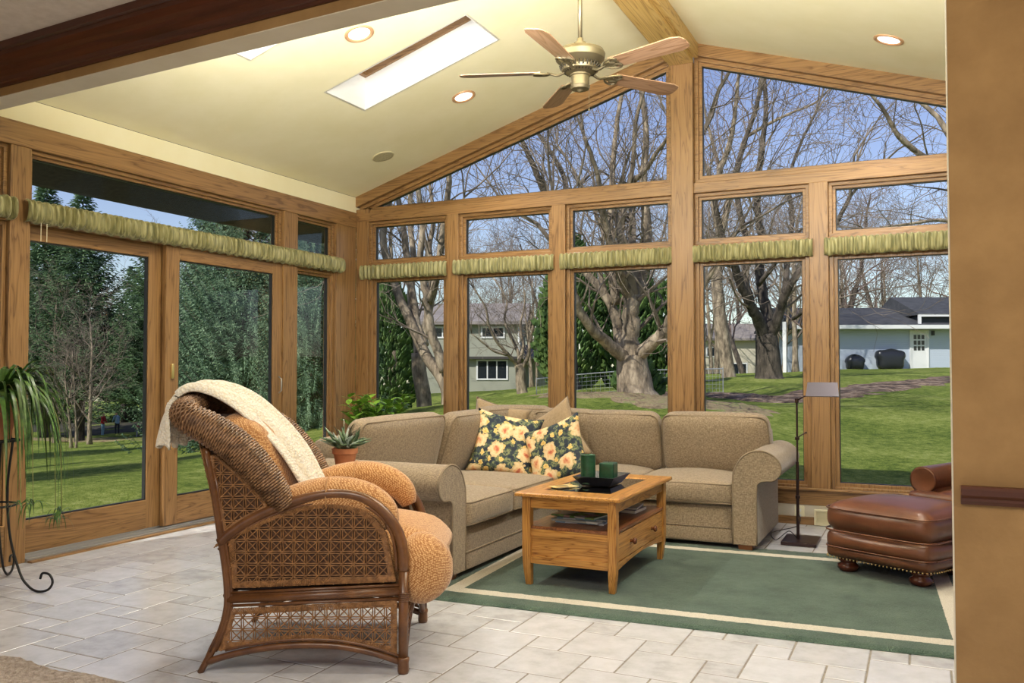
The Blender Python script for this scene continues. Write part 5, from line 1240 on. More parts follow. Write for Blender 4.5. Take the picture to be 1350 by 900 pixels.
def terrain():
    def axis(a, b, f0, f1, st_f, st_c):
        v = []; x = a
        while x < b:
            v.append(x); x += st_f if f0 <= x < f1 else st_c
        return np.array(v+[b])
    xs = axis(-120, 90, -36, 8, .45, 2.6); ys_ = axis(-30, 140, 5, 36, .45, 2.6)
    X, Y = np.meshgrid(xs, ys_, indexing='ij'); rs = np.random.RandomState(1)
    Z = gz_(X, Y).reshape(X.shape); far = np.clip((np.hypot(X, Y)-12)/10, 0, 1); Z += far*.05*(np.sin(X*1.3+Y*.4)*np.sin(Y*.9-X*.5))+rs.rand(*X.shape)*.025*np.clip((np.hypot(X,Y)-8)/3, 0, 1)
    nx, ny = X.shape; idx = np.arange(nx*ny).reshape(nx, ny)
    f = np.stack([idx[:-1,:-1], idx[1:,:-1], idx[1:,1:], idx[:-1,1:]], -1).reshape(-1, 4)
    b = MB(); b.v = [tuple(p) for p in np.stack([X, Y, Z], -1).reshape(-1, 3).tolist()]; b.f = [tuple(q) for q in f.tolist()]; b.mi = [0]*len(b.f)
    m, nt, bs = newmat('lawn_grass'); v = coords(nt)
    n1 = nd(nt, 'ShaderNodeTexNoise', Scale=.35, Detail=6, Roughness=.65); n2 = nd(nt, 'ShaderNodeTexNoise', Scale=7, Detail=8, Roughness=.8); n3 = nd(nt, 'ShaderNodeTexNoise', Scale=45, Detail=4, Roughness=.7)
    for n in (n1, n2, n3): nt.links.new(v, n.inputs['Vector'])
    a = nd(nt, 'ShaderNodeMath', operation='MULTIPLY_ADD'); a.inputs[1].default_value = .45; nt.links.new(n2.outputs['Fac'], a.inputs[0]); 
    c = nd(nt, 'ShaderNodeMath', operation='MULTIPLY'); c.inputs[1].default_value = .30; nt.links.new(n1.outputs['Fac'], c.inputs[0]); nt.links.new(c.outputs[0], a.inputs[2])
    e = nd(nt, 'ShaderNodeMath', operation='MULTIPLY_ADD'); e.inputs[1].default_value = .25; nt.links.new(n3.outputs['Fac'], e.inputs[0]); nt.links.new(a.outputs[0], e.inputs[2])
    r_ = ramp(nt, [(.40, (.06,.10,.016)), (.47, (.17,.235,.04)), (.53, (.31,.365,.075)), (.62, (.52,.52,.20))]); nt.links.new(e.outputs[0], r_.inputs['Fac'])
    nt.links.new(r_.outputs['Color'], bs.inputs['Base Color']); bs.inputs['Roughness'].default_value = .95; bs.inputs['Specular IOR Level'].default_value = .1
    bump(nt, bs, n3.outputs['Fac'], .9, .06)
    o = b.build('lawn', m, smooth=True); o['kind'] = 'structure'
terrain()
def bed(name, label, pts, wd, mat, kind='stuff', seed=0, dz=.03, cat='mulch'):
    rr = random.Random(seed); pth = catmull([(x, y, 0) for x, y in pts], 14); n = len(pth); b = MB()
    def fn(u, v):
        i = min(n-1, int(round(u*(n-1)))); p = pth[i]; t_ = pth[min(i+1,n-1)]-pth[max(i-1,0)]; t_.normalize(); s_ = Vector((-t_.y, t_.x, 0))
        w_ = wd*(.85+.22*math.sin(i*.37+seed)+.10*math.sin(i*1.3+seed*2))
        q = p+s_*w_*(v-.5)*(math.sin(PI*min(1, max(.03, u)))**.3); e = min(v, 1-v)*2
        return (q.x, q.y, dz*(min(1, e*4))+rr.random()*.04*(e > .05))
    b.grid(fn, n-1, 8); zz = gz_([p[0] for p in b.v], [p[1] for p in b.v]); b.v = [(p[0], p[1], p[2]+z_+.0) for p, z_ in zip(b.v, zz)]
    o = b.build(name, mat, smooth=True); tag(o, label, cat, kind=kind); return o
M_MULCH = noisy('mulch', (.045,.028,.018), (.20,.13,.085), 3.5, 1, detail=10, bmp=1, bscale=14, bd=.08, c3=(.42,.31,.21))
M_LEAFL = noisy('leaf_litter', (.16,.11,.055), (.32,.24,.13), 5, 1, detail=10, bmp=1, bscale=20, bd=.05, c3=(.22,.25,.07))

# ---- bare trees
def bark(name, c1, c2, c3):
    return noisy(name, c1, c2, 7, .95, detail=8, bmp=.8, bscale=18, stretch=(1,1,.35), c3=c3, bd=.03)
M_BARK = bark('maple_bark', (.10,.078,.055), (.27,.21,.145), (.46,.37,.26))
M_BARKD = bark('dark_bark', (.025,.02,.016), (.075,.06,.045), (.14,.11,.085))
M_TWIG = noisy('twig_bark', (.13,.10,.075), (.30,.24,.18), 3, .9)
M_TWIGR = noisy('reddish_twig_bark', (.13,.085,.07), (.26,.19,.155), 3, .9)
def sprout(tw, rr, p, d, L_, r_, lev, maxlev, up=.25, sides=4, dens=1.0):
    n = 5 if lev < maxlev else 4; pts = [Vector(p)]; d = Vector(d).normalized(); st = L_/n
    for i in range(n):
        d = (d+Vector((rr.gauss(0,.22), rr.gauss(0,.22), rr.gauss(0,.18)+up*.25))).normalized(); pts.append(pts[-1]+d*st)
    rad = [max(.0042, r_*(1-.75*i/n)) for i in range(n+1)]
    tw.tube(pts, rad, sides if lev < maxlev else 3, cap=False)
    if lev < maxlev:
        k = max(2, int((5 if lev else 5)*dens*(.7+.6*rr.random())))
        for j in range(k):
            f = .2+.8*(j+rr.random())/k; i = min(n-1, int(f*n)); q = pts[i].lerp(pts[i+1], f*n-i); t_ = (pts[i+1]-pts[i]).normalized()
            s_ = Vector((rr.gauss(0,1), rr.gauss(0,1), rr.gauss(0,.8))); s_ = (s_-t_*s_.dot(t_)).normalized(); ang = rr.uniform(.5, 1.0)
            sprout(tw, rr, q, t_*math.cos(ang)+s_*math.sin(ang), L_*rr.uniform(.42,.68), r_*.5*(1-.4*f), lev+1, maxlev, up, sides, dens)
def limb_tree(name, limbs, label, mat, twig, seed, cat='tree', dens=1.0, maxlev=3, tl=2.4, group=None):
    rr = random.Random(seed); limbs = [[[*p[:3], p[3]*(.82 if k == 0 else .66)] for p in lb] for k, lb in enumerate(limbs)]; base = Vector(limbs[0][0][:3]); z0 = gz(base.x, base.y)
    t = empty(name, (base.x, base.y, z0), label=label, cat=cat, group=group)
    O = Vector((base.x, base.y, z0)); tr = MB(); tw = MB()
    for k, lb in enumerate(limbs):
        P_ = catmull([Vector(p[:3])-O for p in lb], 4); n = len(P_); rad = [lb[0][3]+(lb[-1][3]-lb[0][3])*i/(n-1) for i in range(n)]
        if k == 0:
            P_ = [Vector((P_[0].x, P_[0].y, -.25))]+P_[0:]; rad = [rad[0]*1.55]+rad; rad[1] *= 1.25; n += 1
        jit = [Vector((rr.gauss(0,1), rr.gauss(0,1), 0))*min(.03, rad[i]*.10)*(k > 0)*(i > 0 and i < n-1) for i in range(n)]
        P_ = [p+j for p, j in zip(P_, jit)]; rad = [r_*(1+rr.uniform(-.025,.025)*(k > 0)) for r_ in rad]
        tr.tube(P_, rad, 12 if k == 0 else 8, cap=True)
        if k == 0: continue
        L_ = sum((P_[i+1]-P_[i]).length for i in range(n-1)); cnt = int(L_*1.5*dens)+2
        for j in range(cnt):
            f = .12+.88*(j+rr.random())/cnt; i = min(n-2, int(f*(n-1))); q = P_[i].lerp(P_[i+1], f*(n-1)-i); t_ = (P_[i+1]-P_[i]).normalized()
            s_ = Vector((rr.gauss(0,1), rr.gauss(0,1), rr.gauss(0,.5))); s_ = (s_-t_*s_.dot(t_)).normalized(); a = rr.uniform(.5,1.0)
            sprout(tw, rr, q, t_*math.cos(a)+s_*math.sin(a)+Vector((0,0,.15)), tl*rr.uniform(.5,1.1), max(.012, min(.045, rad[i]*.3)), 1, maxlev, dens=dens)
        e = P_[-1]; t_ = (P_[-1]-P_[-2]).normalized()
        for j in range(3): sprout(tw, rr, e, t_+Vector((rr.gauss(0,.35), rr.gauss(0,.35), .1)), tl, rad[-1]*.8, 0 if maxlev > 2 else 1, maxlev, dens=dens)
    tr.build('trunk', mat, t, smooth=True); tw.build('branches', twig, t, smooth=False)
    return t
limb_tree('forked_tree', TREES['T1'], 'large pale barked tree forking low into many bare limbs behind the sofa window', M_BARK, M_TWIG, 1, tl=2.2, dens=.9)
limb_tree('bare_tree', TREES['T2'], 'large dark limbed bare tree seen right of the main post', M_BARKD, M_TWIG, 2, tl=3.2, dens=.75)
limb_tree('leaning_tree', TREES['T3'], 'bare tree with trunks leaning left in the leftmost back window', M_BARK, M_TWIG, 3, tl=2.0, dens=.8)
limb_tree('bare_tree', TREES['T3b'], 'thick upright grey trunk behind the leaning tree in the leftmost back window', M_BARK, M_TWIG, 4, tl=2.4, dens=.7)
limb_tree('small_bare_tree', TREES['T4'], 'small spreading bare tree standing before the grey two storey house', M_BARK, M_TWIG, 5, tl=1.8, dens=.9)
limb_tree('bare_tree', TREES['T5'], 'slender bare tree whose limbs lean left in the left gable window', M_BARKD, M_TWIG, 6, tl=2.6, dens=.8)
limb_tree('bare_tree', TREES['T6'], 'tall bare tree with upright limbs left in the right gable window', M_BARK, M_TWIGR, 7, tl=3.0, dens=.7)
limb_tree('bare_tree', TREES['T7'], 'bare tree reaching in from the right across the right gable window', M_BARK, M_TWIG, 8, tl=2.2, dens=.8)

# procedural prototypes for the woods behind
def proto(seed, H=11, twig=M_TWIG, mat=M_BARK, name='bare_tree', maxlev=4, dens=.85, multi=1):
    rr = random.Random(seed); t = empty(name); tr = MB(); tw = MB()
    for s_ in range(multi):
        p = Vector((rr.gauss(0,.15)*(multi > 1), rr.gauss(0,.15)*(multi > 1), -.3)); pts = [p]; d = Vector((rr.gauss(0,.08), rr.gauss(0,.08), 1)); n = 9
        for i in range(n):
            d = (d+Vector((rr.gauss(0,.09), rr.gauss(0,.09), .15))).normalized(); pts.append(pts[-1]+d*H*.8/n)
        rad = [.15*H/11*(1-.85*i/n)/(multi**.4)+.012 for i in range(n+1)]; rad[0] *= 1.5; tr.tube(pts, rad, 7)
        cnt = 13
        for j in range(cnt):
            f = .22+.78*j/(cnt-1); f = min(.999, f); i = int(f*n); q = pts[i].lerp(pts[i+1], f*n-i); a = rr.random()*6.28; e = rr.uniform(.5,1.1)
            sprout(tw, rr, q, (math.cos(a)*math.cos(e), math.sin(a)*math.cos(e), math.sin(e)), H*.36*(1.15-.6*f), rad[i]*.42, 1, maxlev, dens=dens)
    tr.build('trunk', mat, t, smooth=True); tw.build('branches', twig, t); return t
PRO = [proto(21), proto(22, twig=M_TWIGR, mat=M_BARKD), proto(23, H=9, multi=3, dens=.8), proto(24, H=12, mat=M_BARKD, twig=M_TWIGR)]
used = [False]*4
def place(k, x, y, s_, rz, label, group='bare trees in the woods beyond the lawn'):
    t = PRO[k] if not used[k] else copy_tree(PRO[k]); used[k] = True
    t.location = (x, y, gz(x, y)-.05); t.rotation_euler = (0, 0, rz); t.scale = (s_, s_, s_); tag(t, label, 'tree', group); return t

WOODS = [(-36.6,26.9,0,0.90),(-36.6,31.3,1,1.00),(-38.1,35.1,3,1.00),(-29.5,32.5,2,1.10),(-29.9,36.7,1,1.10),(-19.9,30.4,0,1.10),(-31.9,51.3,1,1.30),(-32.2,57.8,0,1.30),(-32.0,62.3,3,1.30),(-26.6,56.0,2,1.30),(-23.1,53.3,1,1.20),(-15.9,41.2,0,1.10),(-21.0,58.7,3,1.30),(-15.7,47.9,2,1.20),(-11.3,38.9,1,1.00),(-16.8,62.9,0,1.40),(-10.6,45.9,2,1.30),(-11.2,52.3,0,1.10),(-14.5,72.8,1,1.50),(-10.7,59.2,3,1.20),(-6.9,49.9,2,1.20),(-5.6,43.9,0,1.00),(-8.7,73.4,1,1.50),(-6.3,63.5,3,1.40),(-5.3,66.2,0,1.20),(-4.3,71.1,1,1.30),(-2.5,65.3,2,1.30),(-1.5,74.6,3,1.40),(-0.1,68.6,0,1.20),(1.3,78.1,1,1.50),(3.5,68.1,2,1.40),(-4.2,35.6,1,0.75),(-18.0,40.2,2,0.80),(-24.5,34.9,3,1.20),(-24.6,32.6,0,1.10),(-49.3,34.2,2,1.20)]
for i, (x, y, k, s_) in enumerate(WOODS):
    ang = math.degrees(math.atan2(x, y))
    if y > 55 and x > -9.5: lb = 'distant bare tree rising behind the low blue garage'
    elif x > -9.5: lb = 'bare tree between the main post and the blue garage, beyond the large dark limbed tree'
    elif ang > -17: lb = 'bare tree around the cream house beyond the large dark limbed tree'
    elif ang > -29: lb = 'bare tree in the haze behind the large forked tree'
    elif ang > -38: lb = 'bare tree standing around the grey two storey house'
    else: lb = 'bare tree among the spruces beyond the left lawn'
    place(k, x, y, s_, i*2.4, lb)

for i, (x, y, k, s_) in enumerate([(9,58,0,1.4), (14,66,2,1.5), (20,55,3,1.3), (27,62,0,1.4), (12,38,2,1.0)]): place(k, x, y, s_, i*1.3, 'bare tree on the hill past the right edge of the picture', 'bare trees right of the picture')

# ---- spruces
M_SPR = noisy('spruce_needles', (.025,.06,.022), (.085,.16,.06), 1.6, .8, detail=5, c3=(.15,.23,.10))
M_SPRB = noisy('blue_spruce_needles', (.045,.10,.045), (.13,.22,.12), 1.6, .8, detail=5, c3=(.27,.38,.22))
M_YEW = noisy('arborvitae_leaf', (.025,.06,.014), (.08,.15,.035), 2.5, .8, detail=5, c3=(.16,.24,.06))
def spruce(seed, H, Rb, nw, nb, tw_len, mat, name='spruce_tree', z0=.5, jag=1.0):
    rr = random.Random(seed); t = empty(name); b = MB(); br = MB()
    br.tube([(0,0,-.3),(0,0,H*.5),(0,0,H*.97)], [.02*H, .012*H, .01], 8)
    for w_ in range(nw):
        f = w_/(nw-1); z = z0+(H-z0)*f**.92; Rr = Rb*(1-f)**.85*rr.uniform(.85,1.1)+.08
        for k in range(max(4, int(nb*(1-.55*f)))):
            az = rr.random()*6.28; L_ = Rr*rr.uniform(.75,1.12); d = Vector((math.cos(az), math.sin(az), 0)); sd = Vector((-d.y, d.x, 0))
            pts = []; m_ = 6; sl = rr.uniform(-.25,.05)+.25*f
            for i in range(m_+1):
                u = i/m_; pts.append(Vector((0,0,z))+d*L_*u+Vector((0,0, L_*(sl*u-.18*math.sin(PI*u)+.14*u*u))))
            if rr.random() < .3: br.tube(pts, [.006+.014*(1-f)*(1-i/m_) for i in range(m_+1)], 3, cap=False)
            q = max(4, int(L_/ (tw_len*.42)))
            for j in range(q):
                u = .22+.80*j/(q-1); u = min(u, .999); i = min(m_-1, int(u*m_)); p = pts[i].lerp(pts[i+1], u*m_-i)
                for s_ in (-1, 1, 0) if j % 2 == 0 else (-1, 1):
                    tl_ = tw_len*(1.25-.65*u)*rr.uniform(.7,1.3)
                    dd = (d*rr.uniform(.3,.8)+sd*s_*rr.uniform(.6,1.0)+Vector((0,0,rr.uniform(-.45,.12)))).normalized() if s_ else (d+Vector((0,0,rr.uniform(-.9,-.1)))).normalized()
                    e = p+dd*tl_; wd = tl_*.17*jag; a = dd.cross(Vector((0,0,1))); a = a.normalized() if a.length > .01 else sd; c = a.cross(dd)
                    mid = p+dd*tl_*.45; i0 = len(b.v)
                    b.v += [tuple(p), tuple(mid+a*wd), tuple(mid-a*wd*.6+c*wd*.7), tuple(mid-a*wd*.6-c*wd*.7), tuple(e)]
                    b.f += [(i0,i0+1,i0+2), (i0,i0+2,i0+3), (i0,i0+3,i0+1), (i0+4,i0+2,i0+1), (i0+4,i0+3,i0+2), (i0+4,i0+1,i0+3)]; b.mi += [0]*6
    br.build('trunk', M_BARKD, t); b.build('foliage', mat, t)
    return t
SP = [spruce(1, 10, 2.7, 50, 18, .30, M_SPR, z0=2.3, jag=.7), spruce(2, 9, 3.3, 54, 27, .20, M_SPRB, z0=.35, jag=.62), spruce(3, 9, 3.0, 40, 15, .34, M_SPR, z0=.25, jag=.75)]
spu = [0, 0, 0]
def put_spruce(k, x, y, s_, rz, label, sz=1):
    t = SP[k] if not spu[k] else copy_tree(SP[k]); spu[k] = 1
    t.location = (x, y, gz(x, y)-.05); t.rotation_euler = (0,0,rz); t.scale = (s_, s_, s_*sz); tag(t, label, 'tree', 'spruces beyond the sliding doors')
put_spruce(0, -29.7, 23.3, .97, 0, 'tall dark spruce in the middle of the left door, beyond the lawn', 1.02)
put_spruce(0, -33.6, 24.6, 1.1, 1, 'dark spruce top showing at the left end of the transom over the doors')
put_spruce(0, -26.2, 23.6, .78, 2.2, 'spruce filling the right side of the left door pane')
put_spruce(2, -37.5, 32.5, .9, 3.2, 'dark evergreen behind the two small figures')
put_spruce(2, -31.6, 31.2, .95, 5.2, 'dark evergreen beyond the lawn between the doors')
put_spruce(2, -42.5, 31.5, .9, 4.2, 'dark evergreen behind the spider plant, beyond the lawn')
put_spruce(1, -12.2, 13.3, .52, 0, 'large blue green spruce filling the right door close to the house', 1.75)
put_spruce(1, -17.0, 17.4, .60, 1.3, 'blue green spruce behind the large one, left side of the right door', 1.5)
put_spruce(1, -9.7, 12.2, .34, 2.6, 'dense spruce filling the narrow window beside the corner', 2.3)
put_spruce(2, -13.6, 17.3, .5, 1.6, 'dark spruce behind the dense one, seen past the corner posts', 1.6)
put_spruce(2, -8.05, 11.3, .17, .6, 'narrow dark evergreen at the left edge of the leftmost back window', 2.3)
def arb(label, x, y, H, r_, seed):
    rr = random.Random(seed); t = empty('arborvitae', (x, y, gz(x, y)-.05), label=label, cat='tree'); b = MB()
    for k in range(int(2600*r_*H/5)):
        z = H*rr.random()**.9; f = z/H; az = rr.random()*6.28; rr_ = r_*(min(1, .55+f*2)*(1-f**2.2)**.7)*rr.uniform(.7,1.05)
        p = Vector((math.cos(az)*rr_, math.sin(az)*rr_, z)); dd = Vector((math.cos(az)*.5, math.sin(az)*.5, rr.uniform(.4,1.3))).normalized(); L_ = rr.uniform(.18,.38); sd = dd.orthogonal().normalized(); c = dd.cross(sd); w_ = L_*.28
        i0 = len(b.v); m_ = p+dd*L_*.5
        b.v += [tuple(p), tuple(m_+sd*w_), tuple(m_-sd*w_*.6+c*w_*.6), tuple(m_-sd*w_*.6-c*w_*.6), tuple(p+dd*L_)]
        b.f += [(i0,i0+1,i0+2), (i0,i0+2,i0+3), (i0,i0+3,i0+1), (i0+4,i0+2,i0+1), (i0+4,i0+3,i0+2), (i0+4,i0+1,i0+3)]; b.mi += [0]*6
    tb = MB(); tb.tube([(0,0,0),(0,0,H*.9)], [.09,.02], 7); tb.build('trunk', M_BARKD, t); b.build('foliage', M_YEW, t)
arb('dark green evergreen left behind the large forked tree', -9.7, 24.6, 4.6, 1.05, 1)
arb('dark green evergreen directly behind the forked trunk', -8.1, 25.2, 4.2, 1.0, 2)
arb('lower dark evergreen right of the forked trunk', -7.0, 25.8, 3.0, .8, 3)
arb('olive evergreen between the grey house and the corner, behind the leaning trunks', -16.7, 25.3, 4.6, 1.0, 7)
arb('low green shrub at the right foot of the forked tree', -5.6, 18.2, .75, .5, 4)
arb('low evergreen shrub in front of the cream house', -13.2, 52.0, 1.6, 1.1, 5)
arb('green evergreen at the right corner of the grey house', -16.9, 41.5, 3.6, .8, 6)
# thin saplings on the left
for i, (x, y, s_, lb) in enumerate([(-29.4,22.0,.62,'slim pale trunked tree at the far edge of the left lawn'), (-22.3,17.2,.42,'slender bare sapling in front of the dark spruces in the left door'), (-25.0,20.0,.5,'bare young tree right of the small figures')]):
    place([0,2,0][i], x, y, s_, i*1.7, lb, 'slim bare trees on the left lawn')

for x, y, k, s_, a in [(-12.8,.2,0,.95,1.0), (-17.2,3.6,2,.90,2.0), (-22.5,6.8,0,.95,4.0), (-29.5,11.3,0,.9,3.0), (-36,14,2,.9,.5)]:
    put_spruce(k, x, y, s_, a, 'spruce past the left edge of the picture whose shadow falls on the left lawn')
for i, (x, y) in enumerate([(-17.5,6.0), (-22,9.0), (-14.2,1.8)]): place(i, x, y, .6, i, 'bare tree past the left edge of the picture whose shadow falls on the left lawn', 'shade trees left of the picture')
# ---- mulch beds, and ground darkened as shade under the spruces
bed('mulch_shade_bed', 'brown mulch bed running across the lawn below the dark limbed tree', [(-6.2,21.3),(-5,21.6),(-3.4,20.2),(-2.5,20.8),(-1.6,23.2),(-.6,27.2),(1.2,32),(3.5,37)], 2.3, M_MULCH, seed=1)
bed('leaf_litter', 'fallen leaves spread around the foot of the forked tree', [(-6.9,16.6),(-5.8,15.6),(-4.8,15.4),(-3.9,15.9),(-3.3,17.6)], 3.4, M_LEAFL, seed=2, dz=.02, cat='leaves')
bed('leaf_litter', 'bare leafy ground along the foot of the left spruces', [(-38,22.5),(-33,23.6),(-29.5,24.2),(-25.5,22.6),(-21,22)], 2.6, M_LEAFL, seed=3, dz=.02, cat='leaves')

bed('mulch_shade_bed', 'ground painted dark as shade under the spruces behind the two small figures', [(-46,28),(-39,29),(-33,29.3),(-28,28.2),(-22,26)], 7.5, noisy('painted_shade_soil', (.02,.018,.010), (.07,.06,.035), 3, 1), seed=4, dz=.03)  # dark sheet over the lawn, tree shade put into its colour
# ---- houses
def shingles(name, c1, c2):
    m, nt, bs = newmat(name); v = coords(nt); n = nd(nt, 'ShaderNodeTexNoise', Scale=3, Detail=8, Roughness=.7); nt.links.new(v, n.inputs['Vector'])
    r_ = ramp(nt, [(.3, c1), (.7, c2)]); nt.links.new(n.outputs['Fac'], r_.inputs['Fac']); nt.links.new(r_.outputs['Color'], bs.inputs['Base Color']); bs.inputs['Roughness'].default_value = .95; return m
def siding(name, c, pitch=.2):
    m, nt, bs = newmat(name); v = coords(nt); wv = nd(nt, 'ShaderNodeTexWave', wave_type='BANDS', bands_direction='Z', wave_profile='SAW', Scale=1/pitch/6.283*3.14); nt.links.new(v, wv.inputs['Vector'])
    bs.inputs['Base Color'].default_value = (*c, 1); bs.inputs['Roughness'].default_value = .8; bump(nt, bs, wv.outputs['Fac'], .5, .02); return m
M_PANE = flat('dark_window_pane', (.02,.025,.03), .08)
M_EXTW = flat('white_exterior_trim', (.75,.75,.74), .6)
def house_window(b_par, fn, x0, x1, z0, z1, mull=1, name='window'):
    b = MB(); fw_ = .09; b.ring(rect(x0-fw_, x1+fw_, z0-fw_, z1+fw_), rect(x0, x1, z0, z1), fn, -.06, .02)
    for i in range(1, mull+1):
        xm = x0+(x1-x0)*i/(mull+1); b.prism(rect(xm-.035, xm+.035, z0, z1), fn, -.05, 0)
    o = b.build(name, M_EXTW, b_par); p = MB(); p.prism(rect(x0, x1, z0, z1), fn, -.015, .005); p.build('pane', M_PANE, o); return o
def frame_at(PL, PR):
    PL, PR = Vector((*PL, 0)), Vector((*PR, 0)); d = (PR-PL); L_ = d.length; return L_, math.atan2(d.y, d.x)
# grey two storey house
L_, az = frame_at((-26.3,42.8), (-20.9,44.95))
hz = gz(-24, 43.5)-.05
t = empty('grey_house', (-26.3, 42.8, hz), az, label='grey green two storey house with overhanging upper floor seen through the back windows', cat='house')
zb = -hz; f_ = lambda a, c, d: (a, d, c)
ms = siding('olive_siding', (.36,.36,.29))
H1, H2 = 1.75-hz, 3.72-hz
MB().box(0, L_, .35, 8, -.3, H1).build('lower_wall', ms, t); MB().box(0, L_, 0, 8, H1, H2).build('upper_wall', ms, t)
b = MB(); b.box(-.02, L_+.05, -.05, .4, H1-.08, H1+.06); b.build('jetty_beam', flat('dark_eave', (.05,.045,.04), .8), t)
b = MB(); b.prism([(-.45,H2-.08),(-.45,H2+.1),(4,H2+1.45),(8.45,H2+.1),(8.45,H2-.08),(4,H2+1.2)], lambda a, c, d: (d, a, c), -.6, L_+.5); b.build('roof', shingles('grey_shingles', (.16,.14,.13), (.34,.30,.28)), t)
b = MB(); b.prism([(0,H2-.1),(4,H2+1.15),(8,H2-.1)], lambda a, c, d: (d, a, c), L_-.2, L_); b.build('gable_end', ms, t)
b = MB(); b.box(L_-.06, L_+.06, -.06, .06, H1, H2); b.build('corner_board', M_EXTW, t)
g_ = lambda a, c, d: (a, d, c)
house_window(t, g_, L_-2.1, L_-.9, 2.95-hz, 3.45-hz, 1); house_window(t, lambda a, c, d: (a, d+.35, c), L_-2.4, L_-.75, .55-hz, 1.55-hz, 2); house_window(t, g_, .8, 2.0, 2.95-hz, 3.45-hz, 1)
b = MB(); b.box(L_, L_+2.2, 2.2, 7.5, -.3, 1.7-hz); b.build('side_wing_wall', ms, t)
b = MB(); b.prism([(.9,1.68-hz),(.9,1.85-hz),(4.4,2.6-hz),(7.9,1.85-hz),(7.9,1.68-hz)], lambda a, c, d: (d, a, c), L_-.1, L_+2.8); b.build('wing_roof', shingles('grey_wing_shingles', (.22,.20,.19), (.36,.33,.31)), t)
b = MB(); b.box(L_+.5, L_+.6, 1.2, 1.3, -.3, 1.7-hz); b.build('porch_post', M_EXTW, t)
# cream house
L_, az = frame_at((-17.2,63.5), (-10.6,66.6)); hz = gz(-14, 64.5)-.05
t = empty('cream_house', (-17.2, 63.5, hz), az, label='cream house with white framed windows far behind, right of the main post', cat='house')
mc = siding('cream_siding', (.62,.56,.44)); MB().box(0, L_, 0, 7, -.5, 3.1).build('wall', mc, t)
b = MB(); b.prism([(-.5,3.05),(-.5,3.2),(3.5,4.5),(7.5,3.2),(7.5,3.05)], lambda a, c, d: (d, a, c), -.5, L_+.5); b.build('roof', shingles('brown_shingles', (.20,.17,.15), (.34,.30,.27)), t)
house_window(t, g_, 2.9, 4.3, 1.9, 2.5, 1); house_window(t, g_, 4.2, 5.8, .1, 1.3, 2); house_window(t, g_, 1.0, 2.0, 1.9, 2.5, 1)
# blue grey garage
L_, az = frame_at((-6.0,49.9), (5.2,54.8)); hz = gz(-1.5, 52.0)-.10
def gdoor(px): pass
t = empty('blue_garage', (-6.0, 49.9, hz), az, label='low blue grey garage with dark roof and a white door on the hill at right', cat='garage')
mg = siding('blue_siding', (.50,.56,.66), .16); E_ = 3.35-hz
MB().box(0, L_, 0, 7, -.6, E_+.1).build('wall', mg, t)
b = MB(); b.prism([(-.85,E_-.02),(-.85,E_+.10),(3.5,E_+1.35),(7.8,E_+.10),(7.8,E_-.02)], lambda a, c, d: (d, a, c), -.7, L_+.7); b.build('roof', shingles('charcoal_shingles', (.03,.032,.038), (.085,.085,.095)), t)
b = MB(); b.box(-.7, L_-4.3, -.93, -.84, E_-.08, E_+.13); b.build('fascia', M_EXTW, t)
b = MB(); b.box(L_-5.9, L_+.7, -.2, 3.8, E_+.05, E_+.62); b.build('dormer_wall', flat('dormer_dark', (.04,.045,.05), .8), t)
b = MB(); b.box(L_-6.1, L_+.8, -.5, -.38, E_+.60, E_+.74); b.box(L_-6.1, L_-5.95, -.5, -.38, E_+.1, E_+.62); b.build('dormer_trim', M_EXTW, t)
b = MB(); b.prism([(-.5,E_+.70),(-.5,E_+.76),(3.2,E_+1.95),(6.5,E_+.76),(6.5,E_+.70)], lambda a, c, d: (d, a, c), L_-6.1, L_+.8); b.build('dormer_roof', shingles('dark_upper_shingles', (.03,.032,.038), (.075,.078,.088)), t)
def wall_x(X, Y): v = Vector((X+6.0, Y-49.9)); return v.x*math.cos(az)+v.y*math.sin(az)
dx = wall_x(-.40, 52.9)
b = MB(); b.ring(rect(dx-.52, dx+.52, .05, 2.25), rect(dx-.42, dx+.42, .05, 2.15), g_, -.08, .0); do = b.build('door_frame', M_EXTW, t)
b = MB(); b.prism(rect(dx-.42, dx+.42, .05, 2.15), g_, -.05, 0); dd_ = b.build('door', M_EXTW, t)
for i in range(3):
    for j in range(3):
        b = MB(); b.prism(rect(dx-.30+.21*i, dx-.14+.21*i, 1.12+.31*j, 1.36+.31*j), g_, -.055, -.045)
        b.build('pane', M_PANE, dd_)
b = MB(); b.box(dx+.68, dx+.80, -.16, 0, 1.95, 2.2); b.build('wall_lamp', flat('lamp_black', (.03,.03,.03), .4), t)
# white post / fence section left of the garage
px_, py_ = -6.6, 47.5
tag(MB().box(px_-.09, px_+.09, py_-.09, py_+.09, gz(px_, py_)-.2, 3.6).build('white_post', M_EXTW), 'white post standing left of the blue garage', 'post')
# covered grills
def grill(x, y, w_, h_, label, seed):
    rr = random.Random(seed); z0 = gz(x, y); t = empty('covered_grill', (x, y, z0), az, label=label, cat='grill')
    b = MB(); b.rbox((0,0,h_*.5), (w_/2, .32, h_/2), .22, 12, (.05,.05,.10), None, lambda p: Vector((p.x*(1+.12*(p.z > .1)), p.y, p.z+.03*math.sin(p.x*9+seed)))); b.build('cover', flat('black_vinyl', (.018,.02,.026), .32), t, smooth=True)
    b = MB(); 
    for sx in (-1, 1): b.tube([(sx*w_*.38-.02,-.2,0.08),(sx*w_*.38+.02,-.2,.08)], .08, 12)
    b.build('wheel', M_BLACK, t)
grill(-1.62, 51.35, 1.35, 1.0, 'black covered grill beside the white garage door', 1)
grill(-3.35, 50.6, .85, .75, 'smaller dark covered object by the left part of the garage wall', 2)
